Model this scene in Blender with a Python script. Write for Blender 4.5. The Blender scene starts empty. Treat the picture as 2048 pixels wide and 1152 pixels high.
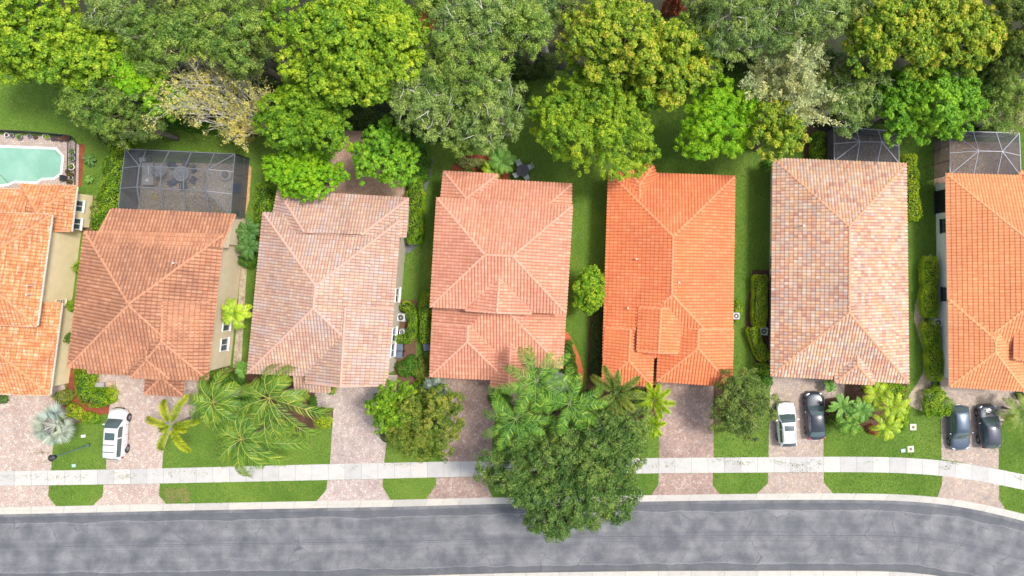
import bpy, bmesh, math, random
import numpy as np
from mathutils import Vector, Matrix
R = math.radians
sc = bpy.context.scene
COL = sc.collection

# ---------------------------------------------------------------- camera
FPX, CAMH, NX, NY = 1452.0, 66.0, 1180.0, 540.0      # focal length in photo pixels, height, nadir in the photo
cam = bpy.data.cameras.new("Camera")
camo = bpy.data.objects.new("Camera", cam); COL.objects.link(camo)
camo.location = (0, 0, CAMH); camo.rotation_euler = (0, 0, 0)
cam.sensor_width = 36; cam.lens = 36 * FPX / 2048
cam.shift_x = -(NX - 1024) / 2048; cam.shift_y = -(576 - NY) / 2048
cam.clip_end = 2000; cam.clip_start = 1
sc.camera = camo
# ---------------------------------------------------------------- light
SUN_EL, SUN_AZ = 62, 14        # elevation; azimuth counter-clockwise from +x (sun on the right, a little to the top)
w = bpy.data.worlds.new("World"); sc.world = w; w.use_nodes = True
nt = w.node_tree; bg = nt.nodes['Background']
sky = nt.nodes.new('ShaderNodeTexSky'); sky.sky_type = 'NISHITA'; sky.sun_disc = False
sky.sun_elevation = R(SUN_EL); sky.sun_rotation = R(90 - SUN_AZ)
sky.air_density = 1.0; sky.dust_density = 2.5; sky.ozone_density = 1.0
bwn = nt.nodes.new('ShaderNodeRGBToBW'); mxn = nt.nodes.new('ShaderNodeMix'); mxn.data_type = 'RGBA'; mxn.inputs[0].default_value = .5
nt.links.new(sky.outputs[0], bwn.inputs[0]); nt.links.new(sky.outputs[0], mxn.inputs[6]); nt.links.new(bwn.outputs[0], mxn.inputs[7]); nt.links.new(mxn.outputs[2], bg.inputs[0]); bg.inputs[1].default_value = 0.15   # hazy, whitish sky
sl = bpy.data.lights.new("sun", 'SUN'); sl.energy = 2.0; sl.angle = R(10); sl.color = (1, .95, .87)
so = bpy.data.objects.new("sun", sl); COL.objects.link(so)
d = Vector((math.cos(R(SUN_EL)) * math.cos(R(SUN_AZ)), math.cos(R(SUN_EL)) * math.sin(R(SUN_AZ)), math.sin(R(SUN_EL))))
so.rotation_euler = d.to_track_quat('Z', 'Y').to_euler()
vs = sc.view_settings
vs.view_transform = 'Standard'; vs.look = 'None'; vs.gamma = 1; vs.exposure = 0.93

# ---------------------------------------------------------------- helpers
def P(px, py, z=0.0):
    k = (CAMH - z) / FPX
    return Vector(((px - NX) * k, (NY - py) * k, z))
def S(z=0.0): return FPX / (CAMH - z)       # photo pixels per metre at height z
def lin(c):
    return tuple(((v/255)/12.92 if v/255 <= .04045 else ((v/255+.055)/1.055)**2.4) for v in c)

def tag(o, label=None, cat=None, group=None, kind=None):
    if label: o['label'] = label
    if cat: o['category'] = cat
    if group: o['group'] = group
    if kind: o['kind'] = kind
    return o
def thing(name, label, cat, loc=(0, 0, 0), rz=0.0, group=None):
    o = bpy.data.objects.new(name, None); COL.objects.link(o)
    o.location = loc; o.rotation_euler = (0, 0, rz); o.empty_display_size = .2
    return tag(o, label, cat, group)
def link(name, me, mat=None, parent=None, loc=None):
    o = bpy.data.objects.new(name, me); COL.objects.link(o)
    if mat is not None and len(me.materials) == 0: me.materials.append(mat)
    if parent is not None: o.parent = parent
    if loc is not None: o.location = loc
    return o
def copy_tree(o, parent=None):
    c = o.copy(); COL.objects.link(c); c.parent = parent
    for ch in list(o.children): copy_tree(ch, c)
    return c

class MB:
    """collects shapes, builds one mesh object"""
    def __init__(s): s.v = []; s.f = []
    def add(s, vs, fs):
        b = len(s.v); s.v += [tuple(v) for v in vs]; s.f += [tuple(i + b for i in f) for f in fs]; return s
    def box(s, c, d, rz=0.0, taper=1.0):
        hx, hy, hz = d[0]/2, d[1]/2, d[2]/2; ca, sa = math.cos(rz), math.sin(rz); vs = []
        for k, (sx, sy, sz) in enumerate([(-1,-1,-1),(1,-1,-1),(1,1,-1),(-1,1,-1),(-1,-1,1),(1,-1,1),(1,1,1),(-1,1,1)]):
            t = taper if sz > 0 else 1
            x, y = sx*hx*t, sy*hy*t
            vs.append((c[0]+x*ca-y*sa, c[1]+x*sa+y*ca, c[2]+sz*hz))
        return s.add(vs, [(0,3,2,1),(4,5,6,7),(0,1,5,4),(1,2,6,5),(2,3,7,6),(3,0,4,7)])
    def bar(s, a, b, w, h=None):
        a = Vector(a); b = Vector(b); h = h or w; dr = (b-a)
        if dr.length < 1e-6: return s
        dr.normalize(); up = Vector((0,0,1)) if abs(dr.z) < .95 else Vector((1,0,0))
        sd = dr.cross(up).normalized(); up = sd.cross(dr)
        vs = []
        for p in (a, b):
            for i, j in ((-1,-1),(1,-1),(1,1),(-1,1)): vs.append(p + sd*(i*w/2) + up*(j*h/2))
        return s.add(vs, [(0,1,2,3)[::-1],(4,5,6,7),(0,1,5,4),(1,2,6,5),(2,3,7,6),(3,0,4,7)])
    def tube(s, pts, rad, seg=6, cap=True):
        pts = [Vector(p) for p in pts]; n = len(pts)
        if not hasattr(rad, '__len__'): rad = [rad]*n
        vs = []; ref = None
        for i, p in enumerate(pts):
            t = (pts[min(i+1, n-1)] - pts[max(i-1, 0)])
            if t.length < 1e-9: t = Vector((0,0,1))
            t.normalize()
            if ref is None: ref = Vector((1,0,0)) if abs(t.z) > .7 else Vector((0,0,1))
            a = t.cross(ref)
            if a.length < 1e-4: a = t.cross(Vector((0,1,0)))
            a.normalize(); b = t.cross(a)
            for k in range(seg):
                an = 2*math.pi*k/seg; vs.append(p + (a*math.cos(an) + b*math.sin(an))*rad[i])
        fs = []
        for i in range(n-1):
            for k in range(seg):
                k2 = (k+1) % seg; fs.append((i*seg+k, i*seg+k2, (i+1)*seg+k2, (i+1)*seg+k))
        if cap: fs.append(tuple(range(seg))[::-1]); fs.append(tuple((n-1)*seg+k for k in range(seg)))
        return s.add(vs, fs)
    def cyl(s, c, r, h, seg=16, r2=None):
        c = Vector(c); return s.tube([c, c+Vector((0,0,h))], [r, r if r2 is None else r2], seg)
    def ring(s, c, r, t, seg=24, tseg=8, sz=1.0):
        vs = []; fs = []
        for i in range(seg):
            a = 2*math.pi*i/seg
            for j in range(tseg):
                b = 2*math.pi*j/tseg; rr = r + t*math.cos(b)
                vs.append((c[0]+rr*math.cos(a), c[1]+rr*math.sin(a), c[2]+t*sz*math.sin(b)))
        for i in range(seg):
            for j in range(tseg):
                fs.append((i*tseg+j, ((i+1)%seg)*tseg+j, ((i+1)%seg)*tseg+(j+1)%tseg, i*tseg+(j+1)%tseg))
        return s.add(vs, fs)
    def lathe(s, c, prof, seg=16):
        vs = []; n = len(prof); fs = []
        for (r, z) in prof:
            for k in range(seg):
                a = 2*math.pi*k/seg; vs.append((c[0]+r*math.cos(a), c[1]+r*math.sin(a), c[2]+z))
        for i in range(n-1):
            for k in range(seg): fs.append((i*seg+k, i*seg+(k+1)%seg, (i+1)*seg+(k+1)%seg, (i+1)*seg+k))
        fs.append(tuple(range(seg))[::-1]); fs.append(tuple((n-1)*seg+k for k in range(seg)))
        return s.add(vs, fs)
    def build(s, name, mat, parent=None, smooth=False, bevel=0, sub=0):
        me = bpy.data.meshes.new(name); me.from_pydata(s.v, [], s.f); me.update()
        if smooth: me.polygons.foreach_set('use_smooth', [True]*len(me.polygons))
        o = link(name, me, mat, parent)
        if bevel:
            m = o.modifiers.new('bevel', 'BEVEL'); m.width = bevel; m.segments = 2; m.limit_method = 'ANGLE'
        if sub:
            m = o.modifiers.new('sub', 'SUBSURF'); m.levels = sub; m.render_levels = sub
        return o

# ---------------------------------------------------------------- materials
def newmat(name):
    m = bpy.data.materials.new(name); m.use_nodes = True
    return m, m.node_tree, m.node_tree.nodes['Principled BSDF']
def ramp(nt, stops, interp='LINEAR'):
    n = nt.nodes.new('ShaderNodeValToRGB'); e = n.color_ramp; e.interpolation = interp
    while len(e.elements) < len(stops): e.elements.new(.5)
    for el, (p, c) in zip(e.elements, stops): el.position = p; el.color = (*c, 1)
    return n
def noise(nt, scale, detail=4, rough=.55, vec=None, dist=0):
    n = nt.nodes.new('ShaderNodeTexNoise'); n.inputs['Scale'].default_value = scale
    n.inputs['Detail'].default_value = detail; n.inputs['Roughness'].default_value = rough
    n.inputs['Distortion'].default_value = dist
    if vec is not None: nt.links.new(vec, n.inputs['Vector'])
    return n
def geo(nt):
    return nt.nodes.new('ShaderNodeNewGeometry').outputs['Position']
def mixc(nt, a, b, fac, mode='MIX'):
    n = nt.nodes.new('ShaderNodeMix'); n.data_type = 'RGBA'; n.blend_type = mode
    for s_, v in ((n.inputs[0], fac), (n.inputs[6], a), (n.inputs[7], b)):
        if hasattr(v, 'is_linked') or hasattr(v, 'links'): nt.links.new(v, s_)
        elif isinstance(v, (int, float)): s_.default_value = v
        else: s_.default_value = (*v[:3], 1)
    return n.outputs[2]
def math_(nt, op, a, b=0.0, c=None):
    n = nt.nodes.new('ShaderNodeMath'); n.operation = op
    for s_, v in zip(n.inputs, (a, b) if c is None else (a, b, c)):
        if isinstance(v, (int, float)): s_.default_value = v
        else: nt.links.new(v, s_)
    return n.outputs[0]
def maprange(nt, v, a, b, c=0.0, d_=1.0):
    n = nt.nodes.new('ShaderNodeMapRange'); nt.links.new(v, n.inputs[0])
    for i, x in zip((1,2,3,4), (a,b,c,d_)): n.inputs[i].default_value = x
    return n.outputs[0]
def bump(nt, bsdf, h, strength=.3, dist=.02):
    b = nt.nodes.new('ShaderNodeBump'); b.inputs['Strength'].default_value = strength
    b.inputs['Distance'].default_value = dist
    nt.links.new(h, b.inputs['Height']); nt.links.new(b.outputs[0], bsdf.inputs['Normal'])
def plain(name, c, rough=.6, metal=0.0, var=.12, scale=3.0, bumpy=0.0, coat=0.0):
    m, nt, b = newmat(name); p = geo(nt); n = noise(nt, scale, 5, .6, p)
    r = ramp(nt, [(.25, tuple(v*(1-var) for v in c)), (.75, tuple(min(1, v*(1+var)) for v in c))])
    nt.links.new(n.outputs[0], r.inputs[0]); nt.links.new(r.outputs[0], b.inputs['Base Color'])
    b.inputs['Roughness'].default_value = rough; b.inputs['Metallic'].default_value = metal
    b.inputs['Coat Weight'].default_value = coat; b.inputs['Coat Roughness'].default_value = .04
    if bumpy: bump(nt, b, noise(nt, scale*12, 3, .6, p).outputs[0], bumpy, .02)
    return m

def leafmat(name, cols, rough=.55, trans=.38):
    m, nt, b = newmat(name)
    a = nt.nodes.new('ShaderNodeAttribute'); a.attribute_name = 'rnd'
    gain = 1.0 if name.startswith(('grass', 'frond_silver')) else 1.18
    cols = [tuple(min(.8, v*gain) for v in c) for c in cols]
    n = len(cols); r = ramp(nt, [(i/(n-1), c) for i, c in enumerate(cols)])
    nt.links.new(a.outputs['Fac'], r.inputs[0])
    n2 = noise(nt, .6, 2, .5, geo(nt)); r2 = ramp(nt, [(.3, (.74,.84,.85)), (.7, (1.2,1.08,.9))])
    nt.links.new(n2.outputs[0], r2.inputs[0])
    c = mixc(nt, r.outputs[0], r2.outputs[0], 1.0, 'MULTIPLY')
    nt.links.new(c, b.inputs['Base Color']); b.inputs['Roughness'].default_value = rough
    b.inputs['Specular IOR Level'].default_value = .3
    t = nt.nodes.new('ShaderNodeBsdfTranslucent'); nt.links.new(c, t.inputs[0])
    mx = nt.nodes.new('ShaderNodeMixShader'); mx.inputs[0].default_value = trans
    out = nt.nodes['Material Output']
    nt.links.new(b.outputs[0], mx.inputs[1]); nt.links.new(t.outputs[0], mx.inputs[2]); nt.links.new(mx.outputs[0], out.inputs[0])
    return m

def lawnmat(name='lawn_grass'):
    m, nt, b = newmat(name); p = geo(nt)
    n1 = noise(nt, .16, 5, .6, p); n2 = noise(nt, 9, 6, .75, p); n3 = noise(nt, 1.1, 5, .7, p, .4)
    r1 = ramp(nt, [(.28, (.074,.150,.020)), (.5, (.112,.200,.028)), (.72, (.160,.245,.040))])
    nt.links.new(n1.outputs[0], r1.inputs[0])
    r2 = ramp(nt, [(.28, (.42,.50,.40)), (.5, (.97,1,.95)), (.72, (1.6,1.45,1.5))]); nt.links.new(n2.outputs[0], r2.inputs[0])
    c = mixc(nt, r1.outputs[0], r2.outputs[0], 1.0, 'MULTIPLY')
    r3 = ramp(nt, [(.52, (0,0,0)), (.74, (1,1,1))]); nt.links.new(n3.outputs[0], r3.inputs[0])
    c = mixc(nt, c, (.19,.23,.05), math_(nt, 'MULTIPLY', r3.outputs[0], .6))
    n4 = noise(nt, 28, 3, .7, p); r4 = ramp(nt, [(.3,(.52,.56,.5)),(.7,(1.46,1.4,1.45))]); nt.links.new(n4.outputs[0], r4.inputs[0])
    c = mixc(nt, c, r4.outputs[0], .9, 'MULTIPLY')
    nt.links.new(c, b.inputs['Base Color']); b.inputs['Roughness'].default_value = .8
    b.inputs['Specular IOR Level'].default_value = .15
    bump(nt, b, math_(nt, 'ADD', n2.outputs[0], n4.outputs[0]), .8, .06)
    return m
def groundmat(name, stops, scale, fine=14, rough=.9, b_=.6, spk=None):
    m, nt, b = newmat(name); p = geo(nt); n = noise(nt, scale, 6, .65, p, .3); r = ramp(nt, stops)
    nt.links.new(n.outputs[0], r.inputs[0])
    n2 = noise(nt, fine, 4, .8, p); r2 = ramp(nt, [(.3, (.45,.45,.45)), (.7, (1.5,1.5,1.5))]); nt.links.new(n2.outputs[0], r2.inputs[0])
    c = mixc(nt, r.outputs[0], r2.outputs[0], 1.0, 'MULTIPLY')
    nt.links.new(c, b.inputs['Base Color']); b.inputs['Roughness'].default_value = rough
    bump(nt, b, n2.outputs[0], b_, .05); return m
def pavermat(name, cols, rot=45, size=.19, stain=.5, mortar=(.2,.17,.15)):
    m, nt, b = newmat(name); p = geo(nt)
    mp = nt.nodes.new('ShaderNodeMapping'); nt.links.new(p, mp.inputs[0]); mp.inputs['Rotation'].default_value = (0,0,R(rot))
    br = nt.nodes.new('ShaderNodeTexBrick'); nt.links.new(mp.outputs[0], br.inputs[0])
    br.inputs['Scale'].default_value = 1; br.inputs['Brick Width'].default_value = size*1.6; br.inputs['Row Height'].default_value = size
    br.inputs['Mortar Size'].default_value = .012; br.inputs['Color1'].default_value = (0,0,0,1); br.inputs['Color2'].default_value = (1,1,1,1)
    br.inputs['Mortar'].default_value = (.5,.5,.5,1); br.offset = .5
    mp2 = nt.nodes.new('ShaderNodeMapping'); nt.links.new(p, mp2.inputs[0]); mp2.inputs['Rotation'].default_value = (0,0,R(rot+90)); mp2.inputs['Location'].default_value = (3.1,7.7,0)
    br2 = nt.nodes.new('ShaderNodeTexBrick'); nt.links.new(mp2.outputs[0], br2.inputs[0]); br2.offset = .5
    for k_ in ('Scale','Brick Width','Row Height','Mortar Size','Color1','Color2','Mortar'): br2.inputs[k_].default_value = br.inputs[k_].default_value
    ck = nt.nodes.new('ShaderNodeTexChecker'); ck.inputs['Scale'].default_value = 1/(size*2); nt.links.new(mp.outputs[0], ck.inputs[0])
    bc = mixc(nt, br.outputs[0], br2.outputs[0], ck.outputs['Fac']); bf = mixc(nt, br.outputs['Fac'], br2.outputs['Fac'], ck.outputs['Fac'])
    n = len(cols); r = ramp(nt, [(i/(n-1), c) for i, c in enumerate(cols)]); nt.links.new(bc, r.inputs[0])
    c = mixc(nt, r.outputs[0], mortar, math_(nt, 'MULTIPLY', bf, .75))
    n1 = noise(nt, .45, 5, .6, p, .5); r1 = ramp(nt, [(.3,(.68,.66,.66)),(.6,(1.03,1.02,1.01))]); nt.links.new(n1.outputs[0], r1.inputs[0])
    c = mixc(nt, c, r1.outputs[0], stain, 'MULTIPLY')
    n2 = noise(nt, 11, 4, .75, p); r2 = ramp(nt, [(.3,(.74,.72,.7)),(.7,(1.2,1.2,1.2))]); nt.links.new(n2.outputs[0], r2.inputs[0])
    c = mixc(nt, c, r2.outputs[0], 1.0, 'MULTIPLY')
    nt.links.new(c, b.inputs['Base Color']); b.inputs['Roughness'].default_value = .85
    bump(nt, b, n2.outputs[0], .3, .01); return m

def tilemat(name, cols, tw, tr, stain=.25, stain_col=(.10,.06,.05), grime_shade=.35, patch=.0, patch_col=(.6,.55,.52), streak=0.0, seed=0.0):
    """clay tiles: one colour per tile from the UV cell, dirt and painted shade in the pans and row laps, weathering patches"""
    m, nt, b = newmat(name)
    uv = nt.nodes.new('ShaderNodeUVMap'); sp = nt.nodes.new('ShaderNodeSeparateXYZ'); nt.links.new(uv.outputs[0], sp.inputs[0])
    cu = math_(nt, 'FLOOR', math_(nt, 'DIVIDE', sp.outputs[0], tw)); cv = math_(nt, 'FLOOR', math_(nt, 'DIVIDE', math_(nt, 'ADD', sp.outputs[1], .01), tr))
    cb = nt.nodes.new('ShaderNodeCombineXYZ'); nt.links.new(cu, cb.inputs[0]); nt.links.new(cv, cb.inputs[1]); cb.inputs[2].default_value = seed
    wn = nt.nodes.new('ShaderNodeTexWhiteNoise'); wn.noise_dimensions = '3D'; nt.links.new(cb.outputs[0], wn.inputs['Vector'])
    n = len(cols); r = ramp(nt, [(i/(n-1) if n > 1 else 0, c) for i, c in enumerate(cols)]); nt.links.new(wn.outputs['Value'], r.inputs[0])
    p = geo(nt); c = r.outputs[0]
    if patch:
        n5 = noise(nt, .9, 3, .6, cb.outputs[0]); n5.inputs['Scale'].default_value = .22
        f = maprange(nt, n5.outputs[0], .52, .62); c = mixc(nt, c, patch_col, math_(nt, 'MULTIPLY', f, patch))
    if streak:
        mp = nt.nodes.new('ShaderNodeMapping'); nt.links.new(uv.outputs[0], mp.inputs[0]); mp.inputs['Scale'].default_value = (1.1, 5.0, 1)
        n6 = noise(nt, 1.0, 4, .65, mp.outputs[0]); f = maprange(nt, n6.outputs[0], .5, .66)
        c = mixc(nt, c, (.78,.62,.45), math_(nt, 'MULTIPLY', f, streak))
    n1 = noise(nt, .42, 6, .62, p, .6); f = maprange(nt, n1.outputs[0], .45, .72)
    n7 = noise(nt, 4.5, 4, .7, p); f2 = maprange(nt, n7.outputs[0], .3, .65)
    c = mixc(nt, c, stain_col, math_(nt, 'MULTIPLY', math_(nt, 'MULTIPLY', f, f2), stain))
    mp8 = nt.nodes.new('ShaderNodeMapping'); nt.links.new(uv.outputs[0], mp8.inputs[0]); mp8.inputs['Scale'].default_value = (2.6, .35, 1); mp8.inputs['Location'].default_value = (seed*9, seed*5, 0)
    n8 = noise(nt, 1.0, 5, .7, mp8.outputs[0], .3); f8 = math_(nt, 'MULTIPLY', maprange(nt, n8.outputs[0], .52, .74), maprange(nt, n7.outputs[0], .25, .6))
    c = mixc(nt, c, tuple(v*.8 for v in stain_col), math_(nt, 'MULTIPLY', f8, .12+.45*stain))
    n9 = noise(nt, .25, 3, .6, p); r9 = ramp(nt, [(.35,(.90,.90,.92)),(.65,(1.07,1.06,1.04))]); nt.links.new(n9.outputs[0], r9.inputs[0])
    c = mixc(nt, c, r9.outputs[0], 1.0, 'MULTIPLY')
    n2 = noise(nt, 13, 4, .7, p); r2 = ramp(nt, [(.3,(.80,.79,.78)),(.7,(1.14,1.14,1.14))]); nt.links.new(n2.outputs[0], r2.inputs[0])
    c = mixc(nt, c, r2.outputs[0], 1.0, 'MULTIPLY')
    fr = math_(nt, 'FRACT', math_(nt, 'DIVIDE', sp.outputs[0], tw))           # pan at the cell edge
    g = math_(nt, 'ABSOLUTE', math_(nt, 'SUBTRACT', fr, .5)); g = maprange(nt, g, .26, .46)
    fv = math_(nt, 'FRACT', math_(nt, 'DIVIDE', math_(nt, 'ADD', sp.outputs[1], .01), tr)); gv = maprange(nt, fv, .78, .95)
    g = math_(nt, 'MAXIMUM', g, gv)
    c = mixc(nt, c, tuple(v*.45 for v in stain_col), math_(nt, 'MULTIPLY', g, grime_shade*.78))  # wave and overlap shade painted into the tile colour, along with some dirt
    nt.links.new(c, b.inputs['Base Color']); b.inputs['Roughness'].default_value = .75
    b.inputs['Specular IOR Level'].default_value = .25
    return m

# ---------------------------------------------------------------- sheets
SHEETS = []
def poly(name, pts, z, mat, kind='structure', thick=0, wob=0.0, step=1.0, seed=0, label=None, cat=None, px=True):
    """flat sheet from photo pixels on the ground"""
    if px and name not in ('ground', 'lawn', 'woods_floor', 'dry_grass_patch'): SHEETS.append(pts)
    rg = random.Random(seed)
    q = [P(x, y, z) if px else Vector((x, y, z)) for x, y in pts]
    if wob:
        out = []
        for i in range(len(q)):
            a, b = q[i], q[(i+1) % len(q)]; n = max(1, int((b-a).length/step)); nn = Vector((-(b-a).y, (b-a).x, 0)); nn.normalize()
            for k in range(n):
                out.append(a.lerp(b, k/n) + nn*rg.uniform(-wob, wob)*(1 if k else .4))
        q = out
    vs = [tuple(v) for v in q]; n = len(vs); fs = [tuple(range(n))]
    if sum((q[i].x*q[(i+1)%n].y - q[(i+1)%n].x*q[i].y) for i in range(n)) < 0:
        vs = vs[::-1]
    if thick:
        vs += [(x, y, zz-thick) for x, y, zz in vs]
        fs += [(i, i+n, (i+1)%n+n, (i+1)%n) for i in range(n)]
    me = bpy.data.meshes.new(name); me.from_pydata(vs, [], fs); me.update()
    o = link(name, me, mat); tag(o, label, cat, None, kind); return o
def strip(name, top, bot, z, mat, thick=0, kind='structure', zb=None):
    """strip between two pixel polylines, UV in metres along / 0..1 across"""
    n = len(top); a = [P(*p, z) for p in top]; b = [P(*p, z if zb is None else zb) for p in bot]
    s = [0]
    for i in range(1, n): s.append(s[-1] + (a[i]-a[i-1]).length)
    vs = [tuple(v) for v in a] + [tuple(v) for v in b]; fs = [(i, n+i, n+i+1, i+1) for i in range(n-1)]
    uvs = [(s[i], 0) for i in range(n)] + [(s[i], 1) for i in range(n)]
    if thick:
        m0 = len(vs); vs += [(v[0], v[1], v[2]-thick) for v in b]; uvs += [(s[i], 1.02) for i in range(n)]
        fs += [(n+i, m0+i, m0+i+1, n+i+1) for i in range(n-1)]
        m1 = len(vs); vs += [(v[0], v[1], v[2]-thick) for v in a]; uvs += [(s[i], -.02) for i in range(n)]
        fs += [(i, i+1, m1+i+1, m1+i) for i in range(n-1)]
    me = bpy.data.meshes.new(name); me.from_pydata(vs, [], fs); me.update()
    ul = me.uv_layers.new(name='UVMap')
    for l in me.loops: ul.data[l.index].uv = uvs[l.vertex_index]
    o = link(name, me, mat); tag(o, None, None, None, kind); return o
def resample(pts, n=80):
    xs = np.linspace(pts[0][0], pts[-1][0], n); px = [p[0] for p in pts]; py = [p[1] for p in pts]
    ys = np.interp(xs, px, py)
    for _ in range(6): ys[1:-1] = (ys[:-2] + 2*ys[1:-1] + ys[2:])/4
    return [(float(x), float(y)) for x, y in zip(xs, ys)]
# ================================================================ SETTING
M = {}
M['lawn'] = lawnmat()
M['mulch'] = groundmat('mulch', [(.3, (.055,.028,.018)), (.7, (.13,.06,.035))], 1.2)
M['mulch_red'] = groundmat('mulch_red', [(.3, (.15,.035,.015)), (.7, (.30,.075,.03))], 1.2)
M['mulch_orange'] = groundmat('mulch_orange', [(.3, (.40,.085,.03)), (.7, (.55,.14,.06))], 1.2)
M['dry'] = groundmat('dry_grass', [(.3, (.09,.14,.022)), (.6, (.19,.17,.05))], 1.4)
M['soil'] = groundmat('soil', [(.3, (.10,.05,.03)), (.7, (.17,.095,.055))], .8)
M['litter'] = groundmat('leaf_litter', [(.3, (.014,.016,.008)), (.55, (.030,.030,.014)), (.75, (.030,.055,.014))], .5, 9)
M['gravel'] = groundmat('gravel', [(.3, (.26,.20,.145)), (.7, (.52,.42,.31))], 2.5, 10)
M['straw'] = groundmat('tan_mulch', [(.3, (.40,.22,.09)), (.7, (.55,.36,.17))], 2.5, 10)
M['darkgravel'] = groundmat('dark_gravel', [(.3, (.09,.095,.10)), (.7, (.17,.175,.18))], 1.5, 10)
M['pav_a'] = pavermat('pavers_pink', [(.40,.30,.25),(.52,.42,.36),(.44,.31,.27),(.60,.51,.44),(.36,.30,.28)])
M['pav_c'] = pavermat('pavers_rose', [(.40,.32,.30),(.50,.42,.39),(.43,.32,.30),(.58,.50,.46),(.36,.30,.29)], stain=.8)
M['pav_d'] = pavermat('pavers_brown', [(.29,.20,.17),(.38,.28,.23),(.33,.20,.17),(.46,.36,.30),(.26,.20,.19)], stain=.9)
M['pav_f'] = pavermat('pavers_tan', [(.34,.28,.25),(.46,.37,.30),(.38,.28,.24),(.52,.42,.33),(.31,.28,.28)])
M['pav_patio'] = pavermat('pavers_patio', [(.46,.29,.21),(.58,.39,.29),(.50,.31,.23),(.64,.46,.35)], rot=20, stain=.9)
M['pav_deck'] = pavermat('pavers_deck', [(.40,.32,.28),(.50,.41,.36),(.45,.33,.28),(.54,.47,.42)], rot=0)
# concrete walk
def concretemat(name, base, joint, jw, tone=1.0):
    m, nt, b = newmat(name); p = geo(nt)
    uv = nt.nodes.new('ShaderNodeUVMap'); sp = nt.nodes.new('ShaderNodeSeparateXYZ'); nt.links.new(uv.outputs[0], sp.inputs[0])
    q = math_(nt, 'DIVIDE', sp.outputs[0], joint); fr = math_(nt, 'FRACT', q)
    g = math_(nt, 'LESS_THAN', fr, jw/joint)
    wn = nt.nodes.new('ShaderNodeTexWhiteNoise'); wn.noise_dimensions = '1D'; nt.links.new(math_(nt, 'FLOOR', q), wn.inputs['W'])
    n1 = noise(nt, 1.3, 6, .7, p, .3); r = ramp(nt, [(.28, tuple(v*.84 for v in base)), (.5, tuple(v*.98 for v in base)), (.7, tuple(v*1.04 for v in base))]); nt.links.new(n1.outputs[0], r.inputs[0])
    r3 = ramp(nt, [(0,(.86,.86,.88)),(.5,(1,1,1)),(1,(1.05,1.03,1.0))]); nt.links.new(wn.outputs[0], r3.inputs[0])
    c = mixc(nt, r.outputs[0], r3.outputs[0], 1.0, 'MULTIPLY')
    n2 = noise(nt, 22, 3, .7, p); r2 = ramp(nt, [(.3,(.9,.9,.9)),(.7,(1.07,1.07,1.07))]); nt.links.new(n2.outputs[0], r2.inputs[0])
    c = mixc(nt, c, r2.outputs[0], 1.0, 'MULTIPLY')
    c = mixc(nt, c, (.20,.19,.17), math_(nt, 'MULTIPLY', g, .6))
    nt.links.new(c, b.inputs['Base Color']); b.inputs['Roughness'].default_value = .85; return m
M['walk'] = concretemat('sidewalk_concrete', (.49,.475,.45), 1.5, .04)
M['kerb'] = concretemat('kerb_concrete', (.47,.445,.40), 3.0, .05)
# asphalt
m, nt, b = newmat('asphalt'); p = geo(nt)
uv = nt.nodes.new('ShaderNodeUVMap'); sp = nt.nodes.new('ShaderNodeSeparateXYZ'); nt.links.new(uv.outputs[0], sp.inputs[0])
n1 = noise(nt, .62, 3, .5, p, .1); r = ramp(nt, [(.32, (.092,.096,.106)), (.5, (.138,.140,.149)), (.68, (.188,.189,.196))]); nt.links.new(n1.outputs[0], r.inputs[0])
mp = nt.nodes.new('ShaderNodeMapping'); nt.links.new(uv.outputs[0], mp.inputs[0]); mp.inputs['Scale'].default_value = (.10,16,1)
n1b = noise(nt, .8, 3, .55, mp.outputs[0]); r1b = ramp(nt, [(.35,(.91,.91,.93)),(.65,(1.08,1.08,1.07))]); nt.links.new(n1b.outputs[0], r1b.inputs[0])
c = mixc(nt, r.outputs[0], r1b.outputs[0], 1.0, 'MULTIPLY')
n2 = noise(nt, 13, 5, .85, p); r2 = ramp(nt, [(.3,(.70,.70,.70)),(.7,(1.3,1.3,1.3))]); nt.links.new(n2.outputs[0], r2.inputs[0])
c = mixc(nt, c, r2.outputs[0], 1.0, 'MULTIPLY')
# gutter-side strips of newer tar with wavy inner edges
cbx = nt.nodes.new('ShaderNodeCombineXYZ'); nt.links.new(sp.outputs[0], cbx.inputs[0])
nw = noise(nt, .22, 5, .6, cbx.outputs[0]); off = math_(nt, 'MULTIPLY', math_(nt, 'SUBTRACT', nw.outputs[0], .5), .16)
v = sp.outputs[1]
e1 = math_(nt, 'LESS_THAN', v, math_(nt, 'ADD', off, .145)); e1b = math_(nt, 'GREATER_THAN', v, .045)
e2 = math_(nt, 'GREATER_THAN', v, math_(nt, 'SUBTRACT', .90, off))
e = math_(nt, 'ADD', math_(nt, 'MULTIPLY', e1, e1b), e2)
c = mixc(nt, c, (.065,.070,.082), math_(nt, 'MULTIPLY', e, .55))
# pale rims of the strips
for lv, sg in ((.150, 1), (.892, -1)):
    dd = math_(nt, 'ABSOLUTE', math_(nt, 'SUBTRACT', v, math_(nt, 'ADD' if sg > 0 else 'SUBTRACT', lv, off)))
    c = mixc(nt, c, (.36,.35,.35), math_(nt, 'MULTIPLY', math_(nt, 'SUBTRACT', 1.0, maprange(nt, dd, .0, .012)), .22))
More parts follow.
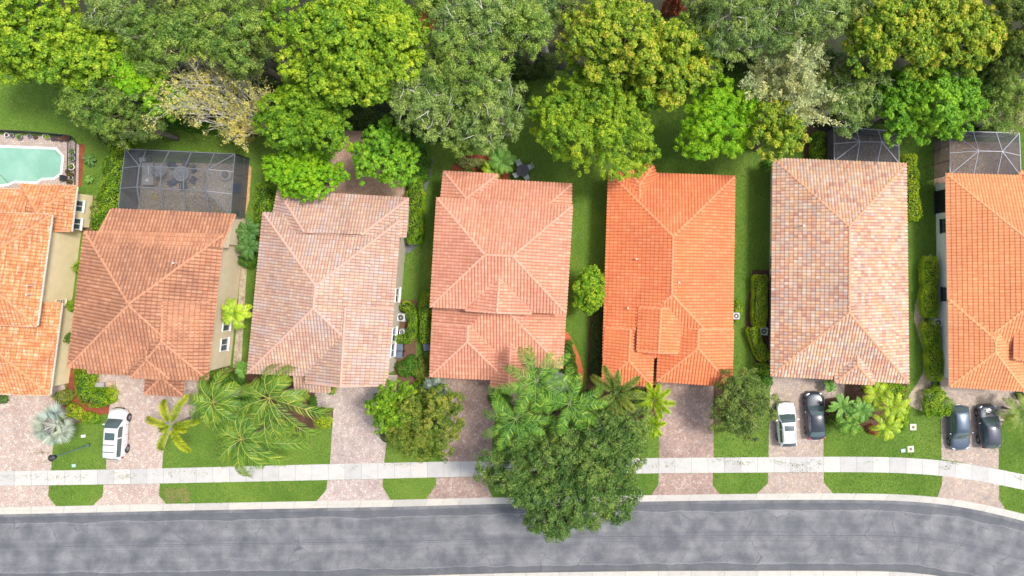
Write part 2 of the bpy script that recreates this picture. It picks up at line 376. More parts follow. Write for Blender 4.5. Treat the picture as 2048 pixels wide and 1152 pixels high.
# seam and tyre lines
for lv, wd, al in ((.50,.007,.55),(.525,.004,.45),(.06,.004,.4),(.085,.003,.35),(.57,.003,.25),(.035,.004,.35),(.46,.03,.18)):
    nv = math_(nt, 'MULTIPLY', math_(nt, 'SUBTRACT', noise(nt, .06, 2, .5, cbx.outputs[0]).outputs[0], .5), .03)
    dd = math_(nt, 'ABSOLUTE', math_(nt, 'SUBTRACT', v, math_(nt, 'ADD', nv, lv)))
    c = mixc(nt, c, (.05,.055,.075), math_(nt, 'MULTIPLY', math_(nt, 'SUBTRACT', 1.0, maprange(nt, dd, wd*.4, wd*1.4)), al))
vn = nt.nodes.new('ShaderNodeTexVoronoi'); vn.inputs['Scale'].default_value = 1.6; nt.links.new(p, vn.inputs['Vector'])
c = mixc(nt, c, (.5,.49,.47), math_(nt, 'MULTIPLY', math_(nt, 'LESS_THAN', vn.outputs['Distance'], .035), .6))
vn2 = nt.nodes.new('ShaderNodeTexVoronoi'); vn2.inputs['Scale'].default_value = .55; nt.links.new(p, vn2.inputs['Vector'])
c = mixc(nt, c, (.08,.085,.11), math_(nt, 'MULTIPLY', math_(nt, 'SUBTRACT', 1.0, maprange(nt, vn2.outputs['Distance'], .05, .30)), .5))
vc = nt.nodes.new('ShaderNodeTexVoronoi'); vc.feature = 'DISTANCE_TO_EDGE'; vc.inputs['Scale'].default_value = .33
nd = noise(nt, 1.5, 4, .7, p); va = nt.nodes.new('ShaderNodeVectorMath'); va.operation = 'MULTIPLY_ADD'; nt.links.new(nd.outputs['Color'], va.inputs[0]); va.inputs[1].default_value = (.9,.9,.0); nt.links.new(p, va.inputs[2]); nt.links.new(va.outputs[0], vc.inputs['Vector'])
c = mixc(nt, c, (.05,.053,.06), math_(nt, 'MULTIPLY', math_(nt, 'LESS_THAN', vc.outputs['Distance'], .008), math_(nt, 'MULTIPLY', maprange(nt, n1.outputs[0], .45, .6), .55)))
ns = noise(nt, 40, 2, .6, p); c = mixc(nt, c, (.42,.42,.41), math_(nt, 'MULTIPLY', math_(nt, 'GREATER_THAN', ns.outputs[0], .68), .5))
nt.links.new(c, b.inputs['Base Color']); b.inputs['Roughness'].default_value = .8; bump(nt, b, n2.outputs[0], .35, .01)
M['road'] = m

kerb_t = resample([(-400,1019),(0,1015),(320,1008),(640,1002),(780,1000),(980,995),(1300,990.5),(1500,987.5),(1650,986.5),(1760,986.5),(1850,990),(1900,995),(1960,1005),(2000,1015),(2048,1028),(2200,1068),(2400,1150)])
kerb_b = resample([(-400,1033),(0,1029),(320,1022),(640,1016),(780,1014),(980,1008),(1300,1003),(1500,1000),(1650,999.5),(1760,999.5),(1850,1003),(1900,1008),(1960,1019),(2000,1029),(2048,1042),(2200,1083),(2390,1165)])
rb = resample([(-400,1166),(0,1160),(500,1156),(865,1151),(988,1146.5),(1300,1142),(1665,1141.5),(1750,1142),(1848,1143.5),(1900,1153),(2000,1180),(2200,1245),(2350,1320)])
rb2 = [(x, y+13) for x, y in rb]
walk_t = resample([(-400,947),(0,943),(320,937),(660,928),(980,921.5),(1300,916),(1536,914.5),(1650,913),(1760,913.5),(1820,914.5),(1883,918),(1950,929),(2000,938),(2048,948),(2200,985),(2400,1045)])
walk_b = resample([(-400,977),(0,972),(320,967),(655,960),(980,952),(1300,946.5),(1536,945),(1650,944),(1760,944),(1885,949),(1950,959),(2000,969),(2048,979),(2200,1016),(2400,1080)])

g = poly('ground', [(-9000,-9000),(9000,-9000),(9000,9000),(-9000,9000)], -.16, M['lawn'])
road = strip('road', kerb_b, rb, -.12, M['road'])
lawn = poly('lawn', [(-1400,-900)] + [(3400,-900),(3400,1150)] + [(x, y) for x, y in kerb_t[::-1]] + [(-1400,1030)], 0, M['lawn'])
strip('kerb', kerb_t, kerb_b, .02, M['kerb'], thick=.16, zb=.012)
strip('kerb', rb, rb2, .01, M['kerb'], thick=.15)
strip('far_sidewalk', [(x, y+1) for x, y in rb2], [(x, y+40) for x, y in rb2], -.01, M['pav_a'])
strip('sidewalk', walk_t, walk_b, .03, M['walk'], thick=.05)

# woods floor and beds
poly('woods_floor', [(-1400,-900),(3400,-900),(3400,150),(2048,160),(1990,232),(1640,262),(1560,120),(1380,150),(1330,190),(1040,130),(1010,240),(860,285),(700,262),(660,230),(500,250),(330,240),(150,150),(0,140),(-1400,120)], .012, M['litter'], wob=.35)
poly('dry_grass_patch', [(326,984),(340,974),(356,978),(370,973),(384,985),(376,996),(386,1004),(350,1003),(337,1007)], .006, M['dry'], wob=.22, step=.3)
# driveways, each with the apron beyond the walk
def drive(k, mt, a, b_):
    poly('driveway', a, .016, M[mt], thick=.03); poly('driveway', b_, .016, M[mt], thick=.03)
drive('A','pav_a', [(-300,690),(115,690),(132,790),(112,830),(105,900),(102,942),(-300,948)], [(-300,976),(98,971),(96,992),(112,1013),(106,1021),(-300,1026)])
drive('B','pav_a', [(192,738),(402,738),(396,790),(386,850),(340,866),(327,900),(324,937),(212,938.5),(214,880),(218,820),(222,797),(196,772)], [(207,969.5),(319.5,967),(318,991),(332,1008),(335,1014),(182,1017),(185,1011.5),(205,993)])
drive('C','pav_c', [(629,750),(795,750),(792,800),(776,860),(768,926),(660,928.5),(667,816),(630,814)], [(655,960.5),(766,957.5),(765,974),(781,1000),(784,1007),(628,1010),(633,1002.5),(653,979)])
drive('D','pav_d', [(876,745),(985,750),(1046,750),(1046,800),(992,828),(986,862),(982,922),(885,924)], [(872,955),(978,952.5),(976,975),(985,995),(985,1001),(848,1004),(852,998.5),(872,970)])
drive('E','pav_d', [(1318,750),(1427,750),(1427,916),(1318,917)], [(1317.5,947),(1425.5,946),(1425.5,971),(1440,988.5),(1444,994),(1299,997),(1303,990.5),(1316.5,968)])
drive('F','pav_f', [(1541,740),(1689,740),(1689,793),(1650,797),(1647,866),(1647,914),(1537,915.5),(1538,850)], [(1536,945.5),(1647.5,944.5),(1647.5,965),(1666,986.5),(1670,993),(1509,994),(1513,988),(1536,966)])
drive('G','pav_f', [(1881,745),(2100,750),(2100,805),(2012,830),(1999,860),(1997,938),(1883,918.5)], [(1885,949.5),(1998,969),(1998,998),(2009,1017),(2011,1024),(1990,1020),(1946,1009),(1910,1003),(1872,998),(1876,991.5),(1884,968)])
poly('patio', [(690,262),(735,262),(745,300),(790,345),(812,352),(812,420),(640,420),(660,330),(664,295),(672,275)], .014, M['pav_patio'], wob=.06)
poly('mulch_bed', [(134,735),(200,735),(200,770),(228,800),(222,826),(190,832),(158,845),(140,850),(112,800),(132,785)], .01, M['mulch_red'], wob=.12)
poly('mulch_bed', [(440,735),(520,735),(640,775),(628,790),(628,815),(667,818),(665,852),(620,858),(575,872),(548,870),(500,840),(440,800)], .01, M['mulch'], wob=.08)
poly('mulch_bed', [(1128,660),(1138,668),(1150,692),(1160,715),(1167,742),(1166,768),(1152,790),(1128,792)], .01, M['mulch_orange'], wob=.04)
poly('bare_strip', [(1181,615),(1194,615),(1192,700),(1190,790),(1172,790),(1176,700)], .01, M['soil'], wob=.07)
poly('mulch_bed', [(898,352),(905,330),(922,314),(945,308),(975,312),(1000,325),(1020,345),(1016,362),(990,370),(898,370)], .01, M['mulch_red'], wob=.05)
poly('mulch_bed', [(1426,765),(1470,765),(1470,805),(1440,850),(1427,850)], .01, M['mulch'], wob=.08)
poly('mulch_bed', [(1689,745),(1815,745),(1812,790),(1790,850),(1740,862),(1690,845),(1650,840),(1650,797),(1689,793)], .01, M['mulch'], wob=.08)
poly('mulch_bed', [(1299,700),(1320,700),(1320,775),(1300,775)], .01, M['soil'])
poly('mulch_bed', [(1505,540),(1538,540),(1545,760),(1530,760),(1500,700),(1490,660)], .01, M['mulch'], wob=.08)
poly('mulch_bed', [(985,790),(1318,770),(1316,830),(1230,850),(1100,850),(990,840)], .01, M['mulch'], wob=.1)
poly('mulch_bed', [(790,600),(835,600),(832,690),(835,760),(880,765),(885,800),(790,800)], .01, M['soil'], wob=.08)
poly('mulch_bed', [(150,395),(215,395),(200,470),(170,470)], .01, M['soil'], wob=.08)
poly('mulch_bed', [(158,286),(170,290),(164,372),(155,372)], .01, M['mulch_red'], wob=.04)
poly('mulch_bed', [(1560,235),(1660,250),(1652,320),(1610,320),(1600,280)], .01, M['soil'], wob=.1)
poly('straw_border', [(494,325),(503,335),(499,400),(488,440),(484,420)], .012, M['straw'], wob=.05)
poly('gravel_path', [(1862,507),(1846,520),(1841,560),(1838,580),(1830,610),(1828,640),(1838,675),(1846,700),(1846,745),(1832,770),(1818,790),(1816,808),(1830,818),(1852,824),(1862,790),(1868,755),(1860,740),(1858,700),(1850,660),(1848,620),(1862,580),(1868,530)], .012, M['gravel'], wob=.05)
poly('gravel_path', [(852,312),(866,318),(862,352),(848,395),(846,450),(842,485),(822,504),(808,508),(808,480),(830,485),(838,440),(842,395),(852,350)], .012, M['darkgravel'], wob=.05)
poly('gravel_path', [(485,500),(496,500),(482,735),(466,735)], .012, M['gravel'], wob=.03)

# ================================================================ HOUSES
def inset_quad(q, d):
    out = []
    n = len(q)
    for i in range(n):
        a, b, c = q[i-1], q[i], q[(i+1) % n]
        e1 = (b-a).normalized(); e2 = (c-b).normalized()
        n1 = Vector((e1.y, -e1.x)); n2 = Vector((e2.y, -e2.x))      # clockwise order -> inward normal
        k = 1 + n1.dot(n2); out.append(b + (n1+n2)*(d/k))
    return out

def roof_block(house, roofmb, capmb, fascmb, soffmb, corners, z, slopes, tw, tr, amp, cap_r, uvs, capbits, fasc=.05, no_fasc=(), skip=()):
    """corners: TL,TR,BR,BL pixels at eave height z (clockwise seen from above); slopes for the top,right,bottom,left sides, None = gable"""
    q = [P(x, y, z).xy for x, y in corners]
    pl = []                                     # (point, inward normal, slope)
    for i in range(4):
        a, b = q[i], q[(i+1) % 4]; e = (b-a).normalized(); nrm = Vector((e.y, -e.x)); pl.append((a, b, nrm, slopes[i]))
    # extra-long rows of tiles on each sloped side
    def zf(i): a, b, nn, s = pl[i]; return (nn*s, -s*nn.dot(a))       # z-e = g.p + c
    for i in range(4):
        a, b, nn, s = pl[i]
        if s is None: continue
        u = (b-a).normalized(); L = (b-a).length; cs = 1/math.sqrt(1+s*s)
        depth = 0
        for c_ in q: depth = max(depth, nn.dot(c_-a))
        ext = 6.0
        n_u0 = int(math.floor(-ext/tw)) if False else 0
        u0 = -2.0; ncol = int((L+4.0)/tw*4)+1; us = u0 + np.arange(ncol)*tw/4
        nrow = int(depth/cs/tr)+2
        vv = []; hh = []
        for k in range(nrow): vv += [k*tr, (k+1)*tr]; hh += [amp*.55, 0.0]
        vv = np.array(vv) - .06; hh = np.array(hh)
        ph = (us/tw) % 1.0; wav = amp*np.array([0, .72, 1.0, .72])[np.round(ph*4).astype(int) % 4]
        U, V = np.meshgrid(us, vv); Hh = hh[:, None] + wav[None, :]
        V2 = V - .045*(wav[None, :]/amp)
        up = Vector((nn.x*cs, nn.y*cs, s*cs)); nz = Vector((-nn.x*s*cs, -nn.y*s*cs, cs))
        X = a.x + U*u.x + V2*up.x + Hh*nz.x; Y = a.y + U*u.y + V2*up.y + Hh*nz.y; Z = z + V2*up.z + Hh*nz.z
        nr, nc = U.shape
        me = bpy.data.meshes.new('tmp')
        verts = np.stack([X, Y, Z], -1).reshape(-1, 3)
        idx = np.arange(nr*nc).reshape(nr, nc)
        f = np.stack([idx[:-1,:-1], idx[:-1,1:], idx[1:,1:], idx[1:,:-1]], -1).reshape(-1, 4)
        me.from_pydata(verts.tolist(), [], f.tolist())
        bm = bmesh.new(); bm.from_mesh(me); bpy.data.meshes.remove(me)
        gi, ci = zf(i)
        def cut(pt, nrm2):
            gm = bm.verts[:] + bm.edges[:] + bm.faces[:]
            bmesh.ops.bisect_plane(bm, geom=gm, plane_co=(pt.x, pt.y, 0), plane_no=(nrm2.x, nrm2.y, 0), clear_outer=True)
        for j in range(4):
            if j == i: continue
            aj, bj, nj, sj = pl[j]
            if sj is None:
                cut(aj, -nj)
            else:
                gj, cj = zf(j); gg = gi-gj; cc = ci-cj
                if gg.length < 1e-6: continue
                p0 = gg*(-cc/gg.length_squared); cut(p0, gg)
        bm.normal_update()
        ul = bm.loops.layers.uv.verify()
        base = len(roofmb.v)
        bm.verts.ensure_lookup_table()
        for v in bm.verts: roofmb.v.append(tuple(v.co))
        a3 = Vector((a.x, a.y, z)); u3 = Vector((u.x, u.y, 0)); tu, tv = len(uvs) % 977*3.0, 0
        ou = (i*37+len(capbits)*11)*tw; ov = (i*13+len(capbits)*7)*tr
        for fc in bm.faces:
            if fc.normal.z < 0: fc.normal_flip()
            roofmb.f.append(tuple(v.index + base for v in fc.verts))
            fcen = fc.calc_center_median(); 
            for v in fc.verts:
                dd = (v.co - a3); cd = (fcen - a3)
                uvs.append((dd.dot(u3) + ou + 40*tw, dd.dot(up) + ov + 40*tr + .06 + .02))
        bm.free()
    # hips and ridges
    for i in range(4):
        for j in range(i+1, 4):
            if slopes[i] is None or slopes[j] is None: continue
            gi, ci = zf(i); gj, cj = zf(j); gg = gi-gj; cc = ci-cj
            if gg.length < 1e-6: continue
            p0 = gg*(-cc/gg.length_squared); dr = Vector((-gg.y, gg.x)).normalized(); t0, t1 = -60.0, 60.0
            def clip(g_, c_, t0, t1):          # g.p + c <= 0
                A = g_.dot(dr); B = g_.dot(p0)+c_
                if abs(A) < 1e-9: return (t0, t1) if B <= 1e-6 else (1, 0)
                t = -B/A
                return (t0, min(t1, t)) if A > 0 else (max(t0, t), t1)
            for k in range(4):
                ak, bk, nk, sk = pl[k]
                t0, t1 = clip(-nk, nk.dot(ak), t0, t1)
                if k not in (i, j) and sk is not None:
                    gk, ck = zf(k); t0, t1 = clip(gi-gk, ci-ck, t0, t1)
            if t1-t0 < .2 or (i, j) in skip: continue
            pa, pb = p0+dr*t0, p0+dr*t1
            za, zb_ = z+gi.dot(pa)+ci, z+gi.dot(pb)+ci
            A3, B3 = Vector((*pa, za+amp*.6)), Vector((*pb, zb_+amp*.6))
            if A3.z > B3.z: A3, B3 = B3, A3
            capline(capmb, A3, B3, cap_r); capbits.append((A3, B3))
    for j in range(4):                         # gable rakes
        if slopes[j] is None:
            aj, bj, nj, sj = pl[j]
            best = None
            def hz(p_):
                return min([zf(k)[0].dot(p_)+zf(k)[1] for k in range(4) if slopes[k] is not None])
            pts = [aj.lerp(bj, t/24) for t in range(25)]; hs = [hz(p_) for p_ in pts]; kk = max(range(25), key=lambda t: hs[t])
            # gable wall
            vs = [(p_.x - nj.x*-.02, p_.y - nj.y*-.02, z+max(0, h)-.02) for p_, h in zip(pts, hs)] + [(p_.x+nj.x*.02, p_.y+nj.y*.02, z-.12) for p_ in pts[::-1]]
            soffmb.add(vs, [tuple(range(len(vs)))])
            for s_, e_ in ((0, kk), (24, kk)):
                if s_ != e_ and hs[kk]-hs[s_] > .15:
                    capline(capmb, Vector((*pts[s_], z+hs[s_]+amp)), Vector((*pts[e_], z+hs[e_]+amp)), cap_r*.75)
    # soffit + fascia
    qi = [Vector((*c_, z-.05)) for c_ in inset_quad(q, .05)]
    soffmb.add(qi, [(3, 2, 1, 0)])
    for i in range(4):
        if slopes[i] is None or i in no_fasc: continue
        a, b, nn, s = pl[i]; a3 = Vector((*(a - nn*(fasc-.03)), z-.07)); b3 = Vector((*(b - nn*(fasc-.03)), z-.07))
        fascmb.bar(a3, b3, .10 if fasc > .08 else .05, .16)
    return q

def capline(mb, A, B, r):
    L = (B-A).length; n = max(1, int(L/.38)); d_ = (B-A)/L
    sd = d_.cross(Vector((0, 0, 1))).normalized(); up = sd.cross(d_)
    vs = []; fs = []
    for k in range(n):
        p0 = A + d_*(k*L/n); p1 = A + d_*((k+1)*L/n+.04); b = len(vs)
        for p_, rr, lift in ((p0, r*1.12, .035), (p1, r*.92, .0)):
            for j in range(7):
                an = math.pi*j/6; vs.append(p_ + sd*(math.cos(an)*rr) + up*(math.sin(an)*rr*.8 - .05 + lift))
        for j in range(6): fs.append((b+j, b+7+j, b+8+j, b+j+1))
        fs.append(tuple(b+j for j in range(7)))
    m1 = MB(); m1.add(vs, fs); mb.append(m1)

def house(label, group, blocks, mt, capm, wallm, fascm, tw=.27, tr=.37, amp=.062, cap_r=.10, wall_in=.5, fasc=.05, wall_over={}):
    c0 = P(*blocks[0][0][0], 0)
    root = thing('house', label, 'house', (0, 0, 0), 0, group)
    rm, cm, fm, sm, wm = MB(), [], MB(), MB(), MB(); uvs = []; bits = []
    for bi, bl in enumerate(blocks):
        corners, z, slopes = bl[0], bl[1], bl[2]; nf = bl[3] if len(bl) > 3 else (); sk = bl[4] if len(bl) > 4 else ()
        q = roof_block(root, rm, cm, fm, sm, corners, z, slopes, tw, tr, amp, cap_r, uvs, bits, fasc, nf, sk)
        wi = wall_over.get(bi, wall_in)
        if wi is not None:
            w_ = inset_quad(q, wi+.004*bi); n = len(w_)
            vs = [(v.x, v.y, -.05) for v in w_] + [(v.x, v.y, z-.052-.003*bi) for v in w_]
            wm.add(vs, [(i, i+4, (i+1) % 4+4, (i+1) % 4) for i in range(4)])
    me = bpy.data.meshes.new('roof'); me.from_pydata(rm.v, [], rm.f); me.update()
    ul = me.uv_layers.new(name='UVMap'); ul.data.foreach_set('uv', np.array(uvs, dtype=np.float32).ravel())
    rf = link('roof', me, mt, root)
    [c_.build('ridge_cap', capm, rf) for c_ in cm]; fm.build('fascia', fascm, root); sm.build('soffit', wallm, root); wm.build('wall', wallm, root)
    return root, rf

def window(parent, corners, z, side, wi, t, w_, z0, z1, frame_m, pane_m, bars=True, rows=1):
    """a window on the wall under eave side (1 right, 3 left, 2 bottom); t = fraction along the side"""
    q = [P(x, y, z).xy for x, y in corners]; wq = inset_quad(q, wi)
    a, b = wq[side], wq[(side+1) % 4]; e = (b-a).normalized(); out = Vector((-e.y, e.x)); c = a.lerp(b, t)
    fr = MB(); pn = MB()
    A = Vector((*(c - e*w_/2 + out*.03), 0)); B = Vector((*(c + e*w_/2 + out*.03), 0))
    for zz in (z0, z1): fr.bar(A+Vector((0,0,zz)), B+Vector((0,0,zz)), .09, .08)
    for p_ in (A, B, (A+B)/2) if bars else (A, B):
        fr.bar(p_+Vector((0,0,z0)), p_+Vector((0,0,z1)), .07, .08)
    for r_ in range(1, rows): fr.bar(A+Vector((0,0,z0+(z1-z0)*r_/rows)), B+Vector((0,0,z0+(z1-z0)*r_/rows)), .04, .05)
    sill = A-Vector((*e, 0))*.08+Vector((*out, 0))*.05, B+Vector((*e, 0))*.08+Vector((*out, 0))*.05
    fr.bar(sill[0]+Vector((0,0,z0-.07)), sill[1]+Vector((0,0,z0-.07)), .16, .06)
    o3 = Vector((*out, 0))
    pn.add([A+Vector((0,0,z0))-o3*.01, B+Vector((0,0,z0))-o3*.01, B+Vector((0,0,z1))-o3*.01, A+Vector((0,0,z1))-o3*.01], [(0,1,2,3)])
    f = fr.build('window', frame_m, parent); pn.build('pane', pane_m, f); return f

M['wall_cream'] = plain('stucco_cream', (.80,.66,.42), .9, 0, .08, 1.5, .3)
M['wall_sand'] = plain('stucco_sand', (.64,.53,.37), .9, 0, .08, 1.5, .3)
M['wall_grey'] = plain('stucco_grey', (.52,.47,.38), .9, 0, .08, 1.5, .3)
M['wall_white'] = plain('stucco_white', (.70,.70,.66), .9, 0, .05, 1.5, .3)
M['white'] = plain('white_paint', (.78,.77,.74), .5, 0, .04)
M['cream_trim'] = plain('cream_trim', (.70,.58,.44), .6, 0, .04)
M['glass'] = plain('window_glass', (.06,.09,.11), .08, 0, .2, 1.0); 
M['glassblock'] = plain('glass_block', (.20,.30,.20), .15, 0, .4, 6.0)
M['dark'] = plain('dark_metal', (.02,.02,.023), .5)
M['vent'] = plain('vent_white', (.62,.50,.42), .5)

T = {}
T['A'] = tilemat('tiles_orange_streaked', [(.58,.22,.085),(.66,.27,.105),(.52,.18,.07),(.70,.32,.14)], .30, .40, stain=.15, streak=.6, grime_shade=.5, seed=1)
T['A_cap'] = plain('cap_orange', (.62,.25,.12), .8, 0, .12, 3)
T['B'] = tilemat('tiles_terracotta_weathered', [(.45,.205,.115),(.50,.24,.135),(.42,.18,.10),(.55,.28,.165)], .30, .40, stain=.62, stain_col=(.13,.07,.065), grime_shade=.7, seed=2)
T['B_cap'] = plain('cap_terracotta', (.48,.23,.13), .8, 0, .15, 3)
T['C'] = tilemat('tiles_pale_blend', [(.48,.27,.20),(.55,.345,.25),(.50,.31,.24),(.60,.41,.28),(.46,.27,.215),(.54,.41,.34),(.51,.29,.22)], .26, .38, stain=.2, grime_shade=.6, patch=.5, patch_col=(.50,.42,.40), seed=3)
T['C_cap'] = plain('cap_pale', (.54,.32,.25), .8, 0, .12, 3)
T['D'] = tilemat('tiles_salmon', [(.62,.285,.185),(.67,.32,.21),(.58,.25,.16),(.71,.36,.25)], .27, .37, stain=.5, stain_col=(.44,.14,.08), grime_shade=.6, seed=4)
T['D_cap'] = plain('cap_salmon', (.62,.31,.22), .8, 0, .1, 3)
T['E'] = tilemat('tiles_bright_orange', [(.74,.215,.09),(.78,.24,.10),(.71,.195,.08),(.80,.28,.13)], .27, .37, stain=.3, stain_col=(.46,.12,.055), grime_shade=.6, seed=5)
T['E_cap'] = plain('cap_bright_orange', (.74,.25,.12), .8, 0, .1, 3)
T['F'] = tilemat('tiles_multicolour_blend', [(.50,.26,.18),(.64,.38,.22),(.54,.42,.34),(.58,.29,.19),(.68,.44,.28),(.50,.38,.32),(.47,.23,.18),(.64,.50,.40),(.62,.33,.20)], .27, .37, stain=.15, grime_shade=.5, seed=6)
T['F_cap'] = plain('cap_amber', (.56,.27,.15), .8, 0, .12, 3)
T['G'] = tilemat('tiles_light_orange', [(.70,.27,.125),(.74,.30,.14),(.68,.25,.11),(.76,.33,.16)], .27, .40, stain=.12, stain_col=(.45,.13,.05), grime_shade=.5, seed=7)
T['G_cap'] = plain('cap_light_orange', (.68,.30,.14), .8, 0, .1, 3)

G_ = None
s = .40
# house A
A1 = [(-210,420),(102,430),(72,651),(-240,640)]
A2 = [(43,369),(152,373),(141,463),(28,460)]
A2b = [(-200,376),(60,380),(60,470),(-200,465)]
A3 = [(-68,600),(122,606),(98,789),(-88,784)]
hA, rA = house('orange streaked-tile two-storey house with cream walls, beside the swimming pool', G_, [
    (A1, 4.6, [s,s,s,s]), (A2, 3.0, [s,s,None,s]), (A2b, 2.95, [s,None,None,None]), (A3, 3.0, [None,s,s,s])],
    T['A'], T['A_cap'], M['wall_cream'], M['white'], tw=.30, tr=.40, fasc=.10, wall_over={2: None})
window(hA, A2, 3.0, 1, .5, .38, .95, 1.2, 2.3, M['white'], M['glass']); window(hA, A2, 3.0, 1, .5, .92, .95, 1.2, 2.3, M['white'], M['glass'])
window(hA, A1, 4.6, 1, .5, .88, 1.05, .9, 2.0, M['cream_trim'], M['glassblock'], rows=4)
# house B
B1 = [(170,464),(446,470),(415,757),(137,733)]
B0 = [(222,419),(471,430),(456,496),(205,492)]
B2 = [(265,600),(420,604),(414,758.5),(264,754.5)]
B3 = [(266,690),(340,690),(338,757.5),(264,753)]
B4 = [(176,700),(300,700),(300,750),(177,745)]
B5 = [(296,725),(371,728),(366,791),(290,787)]
hB, rB = house('dark-stained terracotta hip-roofed house behind the silver minivan', G_, [
    (B1, 4.8, [s,s,s,s]), (B0, 4.05, [s,None,None,None]), (B2, 4.93, [None,s,s,s]), (B3, 4.98, [None,s,s,s]), (B4, 2.7, [None,None,.25,None]), (B5, 2.9, [None,s,s,s])],
    T['B'], T['B_cap'], M['wall_sand'], M['cream_trim'], tw=.30, tr=.40, amp=.072, wall_over={1: .3, 3: None, 4: None, 5: None})
window(hB, B1, 4.8, 1, .5, .66, 1.1, 1.0, 2.2, M['white'], M['glass']); window(hB, B1, 4.8, 1, .5, .82, 1.1, 1.0, 2.2, M['white'], M['glass'])
# house C
C1 = [(527,426),(800,440),(774,758),(496,745)]
C0 = [(556,382),(816,397),(811,474),(540,462)]
C2 = [(618,610),(786,616),(772,771),(612,766)]
C3 = [(592,735),(661,737),(660,784),(590,781)]
hC, rC = house('pale pink and grey blended-tile house beside the black wheeled bins', G_, [
    (C1, 4.5, [s,s,s,s]), (C0, 4.1, [s,s,None,s]), (C2, 4.62, [None,s,None,s]), (C3, 2.8, [None,None,.3,None])],
    T['C'], T['C_cap'], M['wall_grey'], M['cream_trim'], tw=.26, tr=.38, amp=.042, wall_over={2: .6, 3: None})
for t_ in (.48, .76, .87): window(hC, C1, 4.5, 1, .5, t_, 1.2, 1.0, 2.2, M['white'], M['glass'])
# house D
D1 = [(875,397),(1143.5,412),(1131,626),(862,612)]
D0 = [(888.5,343.5),(994,349.5),(986,430),(880,425)]
D0b = [(985,360.5),(1142,369),(1141,440),(880,430)]
D2 = [(940,540),(1066,546),(1062,627.5),(931.5,621)]
D3 = [(870,560),(1133,572),(1124,735),(862,724)]
D4 = [(866,646),(1016,652),(1011,759),(861,752)]
D5 = [(990,640),(1060,643),(1055,777),(982,774)]
hD, rD = house('salmon tiled house with a small hip-and-gable front, stretching behind the tall royal palms', G_, [
    (D1, 5.5, [s,s,s,s]), (D0, 3.6, [s,s,None,s]), (D0b, 3.6, [s,s,None,None]), (D2, 5.52, [None,s,None,s]), (D3, 3.0, [None,s,s,s], (), ((2,3),)), (D4, 3.12, [None,s,s,s]), (D5, 3.2, [s,s,None,s])],
    T['D'], T['D_cap'], M['wall_sand'], M['cream_trim'], tw=.27, tr=.37, wall_over={3: .7})
# house E
E1 = [(1218.5,345),(1468,353.5),(1463,716),(1207,712)]
E2 = [(1212,655),(1308,660),(1303,771),(1205,766)]
E3 = [(1320,654),(1465.5,658),(1462,771.5),(1315,761)]
E4 = [(1279,614),(1363,617),(1356,706),(1275,702.5)]
E0 = [(1250,331),(1306,331.5),(1330,400),(1226,400)]
hE, rE = house('bright orange tiled house with a notch between its two front wings', G_, [
    (E1, 3.0, [s,s,s,s], (2,), ((2,3),)), (E2, 3.11, [None,s,s,s], (0,)), (E3, 3.08, [None,s,s,s], (0,)), (E4, 4.24, [None,s,None,s], (0,1,3)), (E0, 3.05, [s,s,None,s])],
    T['E'], T['E_cap'], M['wall_sand'], M['cream_trim'], tw=.27, tr=.37, amp=.07, wall_over={3: .5})
capl = []; capline(capl, P(1317.5,613,4.62), P(1343.6,591,5.28), .10); [c_.build('ridge_cap', T['E_cap'], rE) for c_ in capl]
# house F
F1 = [(1547.5,318),(1811,328),(1816,765),(1543,750)]
F2 = [(1672,640),(1746,644),(1746.5,768),(1671,764)]
hF, rF = house('multicoloured blend-tiled house with white side wall and a small front gable', G_, [
    (F1, 3.05, [s,s,s,s]), (F2, 3.25, [s,.42,.42,.42])],
    T['F'], T['F_cap'], M['wall_white'], M['cream_trim'], tw=.27, tr=.37)
window(hF, F1, 3.05, 3, .5, .43, .9, 1.0, 2.2, M['dark'], M['glass']); window(hF, F1, 3.05, 3, .5, .525, .9, 1.0, 2.2, M['dark'], M['glass'])
# house G
G1 = [(1893,348.5),(2170,356),(2180,742),(1899,736)]
G2 = [(1898,600),(2048,604),(2050,781),(1900,772)]
G3 = [(2031,600),(2110,600),(2110,722),(2030,719)]
G0 = [(2040,344),(2120,330),(2180,400),(2030,400)]
hG, rG = house('light orange tiled house with white walls at the right edge', G_, [
    (G1, 3.1, [s,s,s,s]), (G2, 3.22, [s,s,s,s]), (G3, 4.4, [s,s,None,s]), (G0, 3.1, [s,s,None,s])],
    T['G'], T['G_cap'], M['wall_white'], M['white'], tw=.27, tr=.40, amp=.06, fasc=.07)
window(hG, G1, 3.1, 3, .5, .755, 1.15, 1.1, 2.35, M['dark'], M['glass']); window(hG, G1, 3.1, 3, .5, .37, 1.15, 1.1, 2.35, M['dark'], M['glass'])
window(hG, G1, 3.1, 3, .5, .895, 1.95, .15, 2.6, M['dark'], M['dark'])
# gable notch pent on the right side of G stays a plain gable

# plumbing vents on the roofs
def vent(px, py, z, kind='roof_vent', parent=None, sz=.085):
    m_ = MB(); c = P(px, py, z); m_.cyl((c.x, c.y, z-.6), sz*.6, .75, 8); m_.box((c.x, c.y, z+.16), (sz*1.8, sz*1.4, .05)); return m_.build(kind, M['vent'], parent)
for px, py, z, r_ in [(348,526,6.3,rB),(696,502,5.9,rC),(717,496,5.9,rC),(727,623,5.5,rC),(535,680,5.3,rC),(740,532,5.5,rC),(1273,518,4.3,rE),(1256,616,4.1,rE),(1358,565,5.0,rE),(1607,451,4.6,rF),(1657,467,4.6,rF),(1723,595,4.9,rF),(56,571,5.6,rA),(55,589,5.6,rA),(1044,636,4.6,rD)]:
    vent(px, py, z, 'vent_pipe', r_)
# downpipes and small wall fittings
def fit(parent, name, a, b, w_, m_): MB().bar(a, b, w_).build(name, m_, parent)
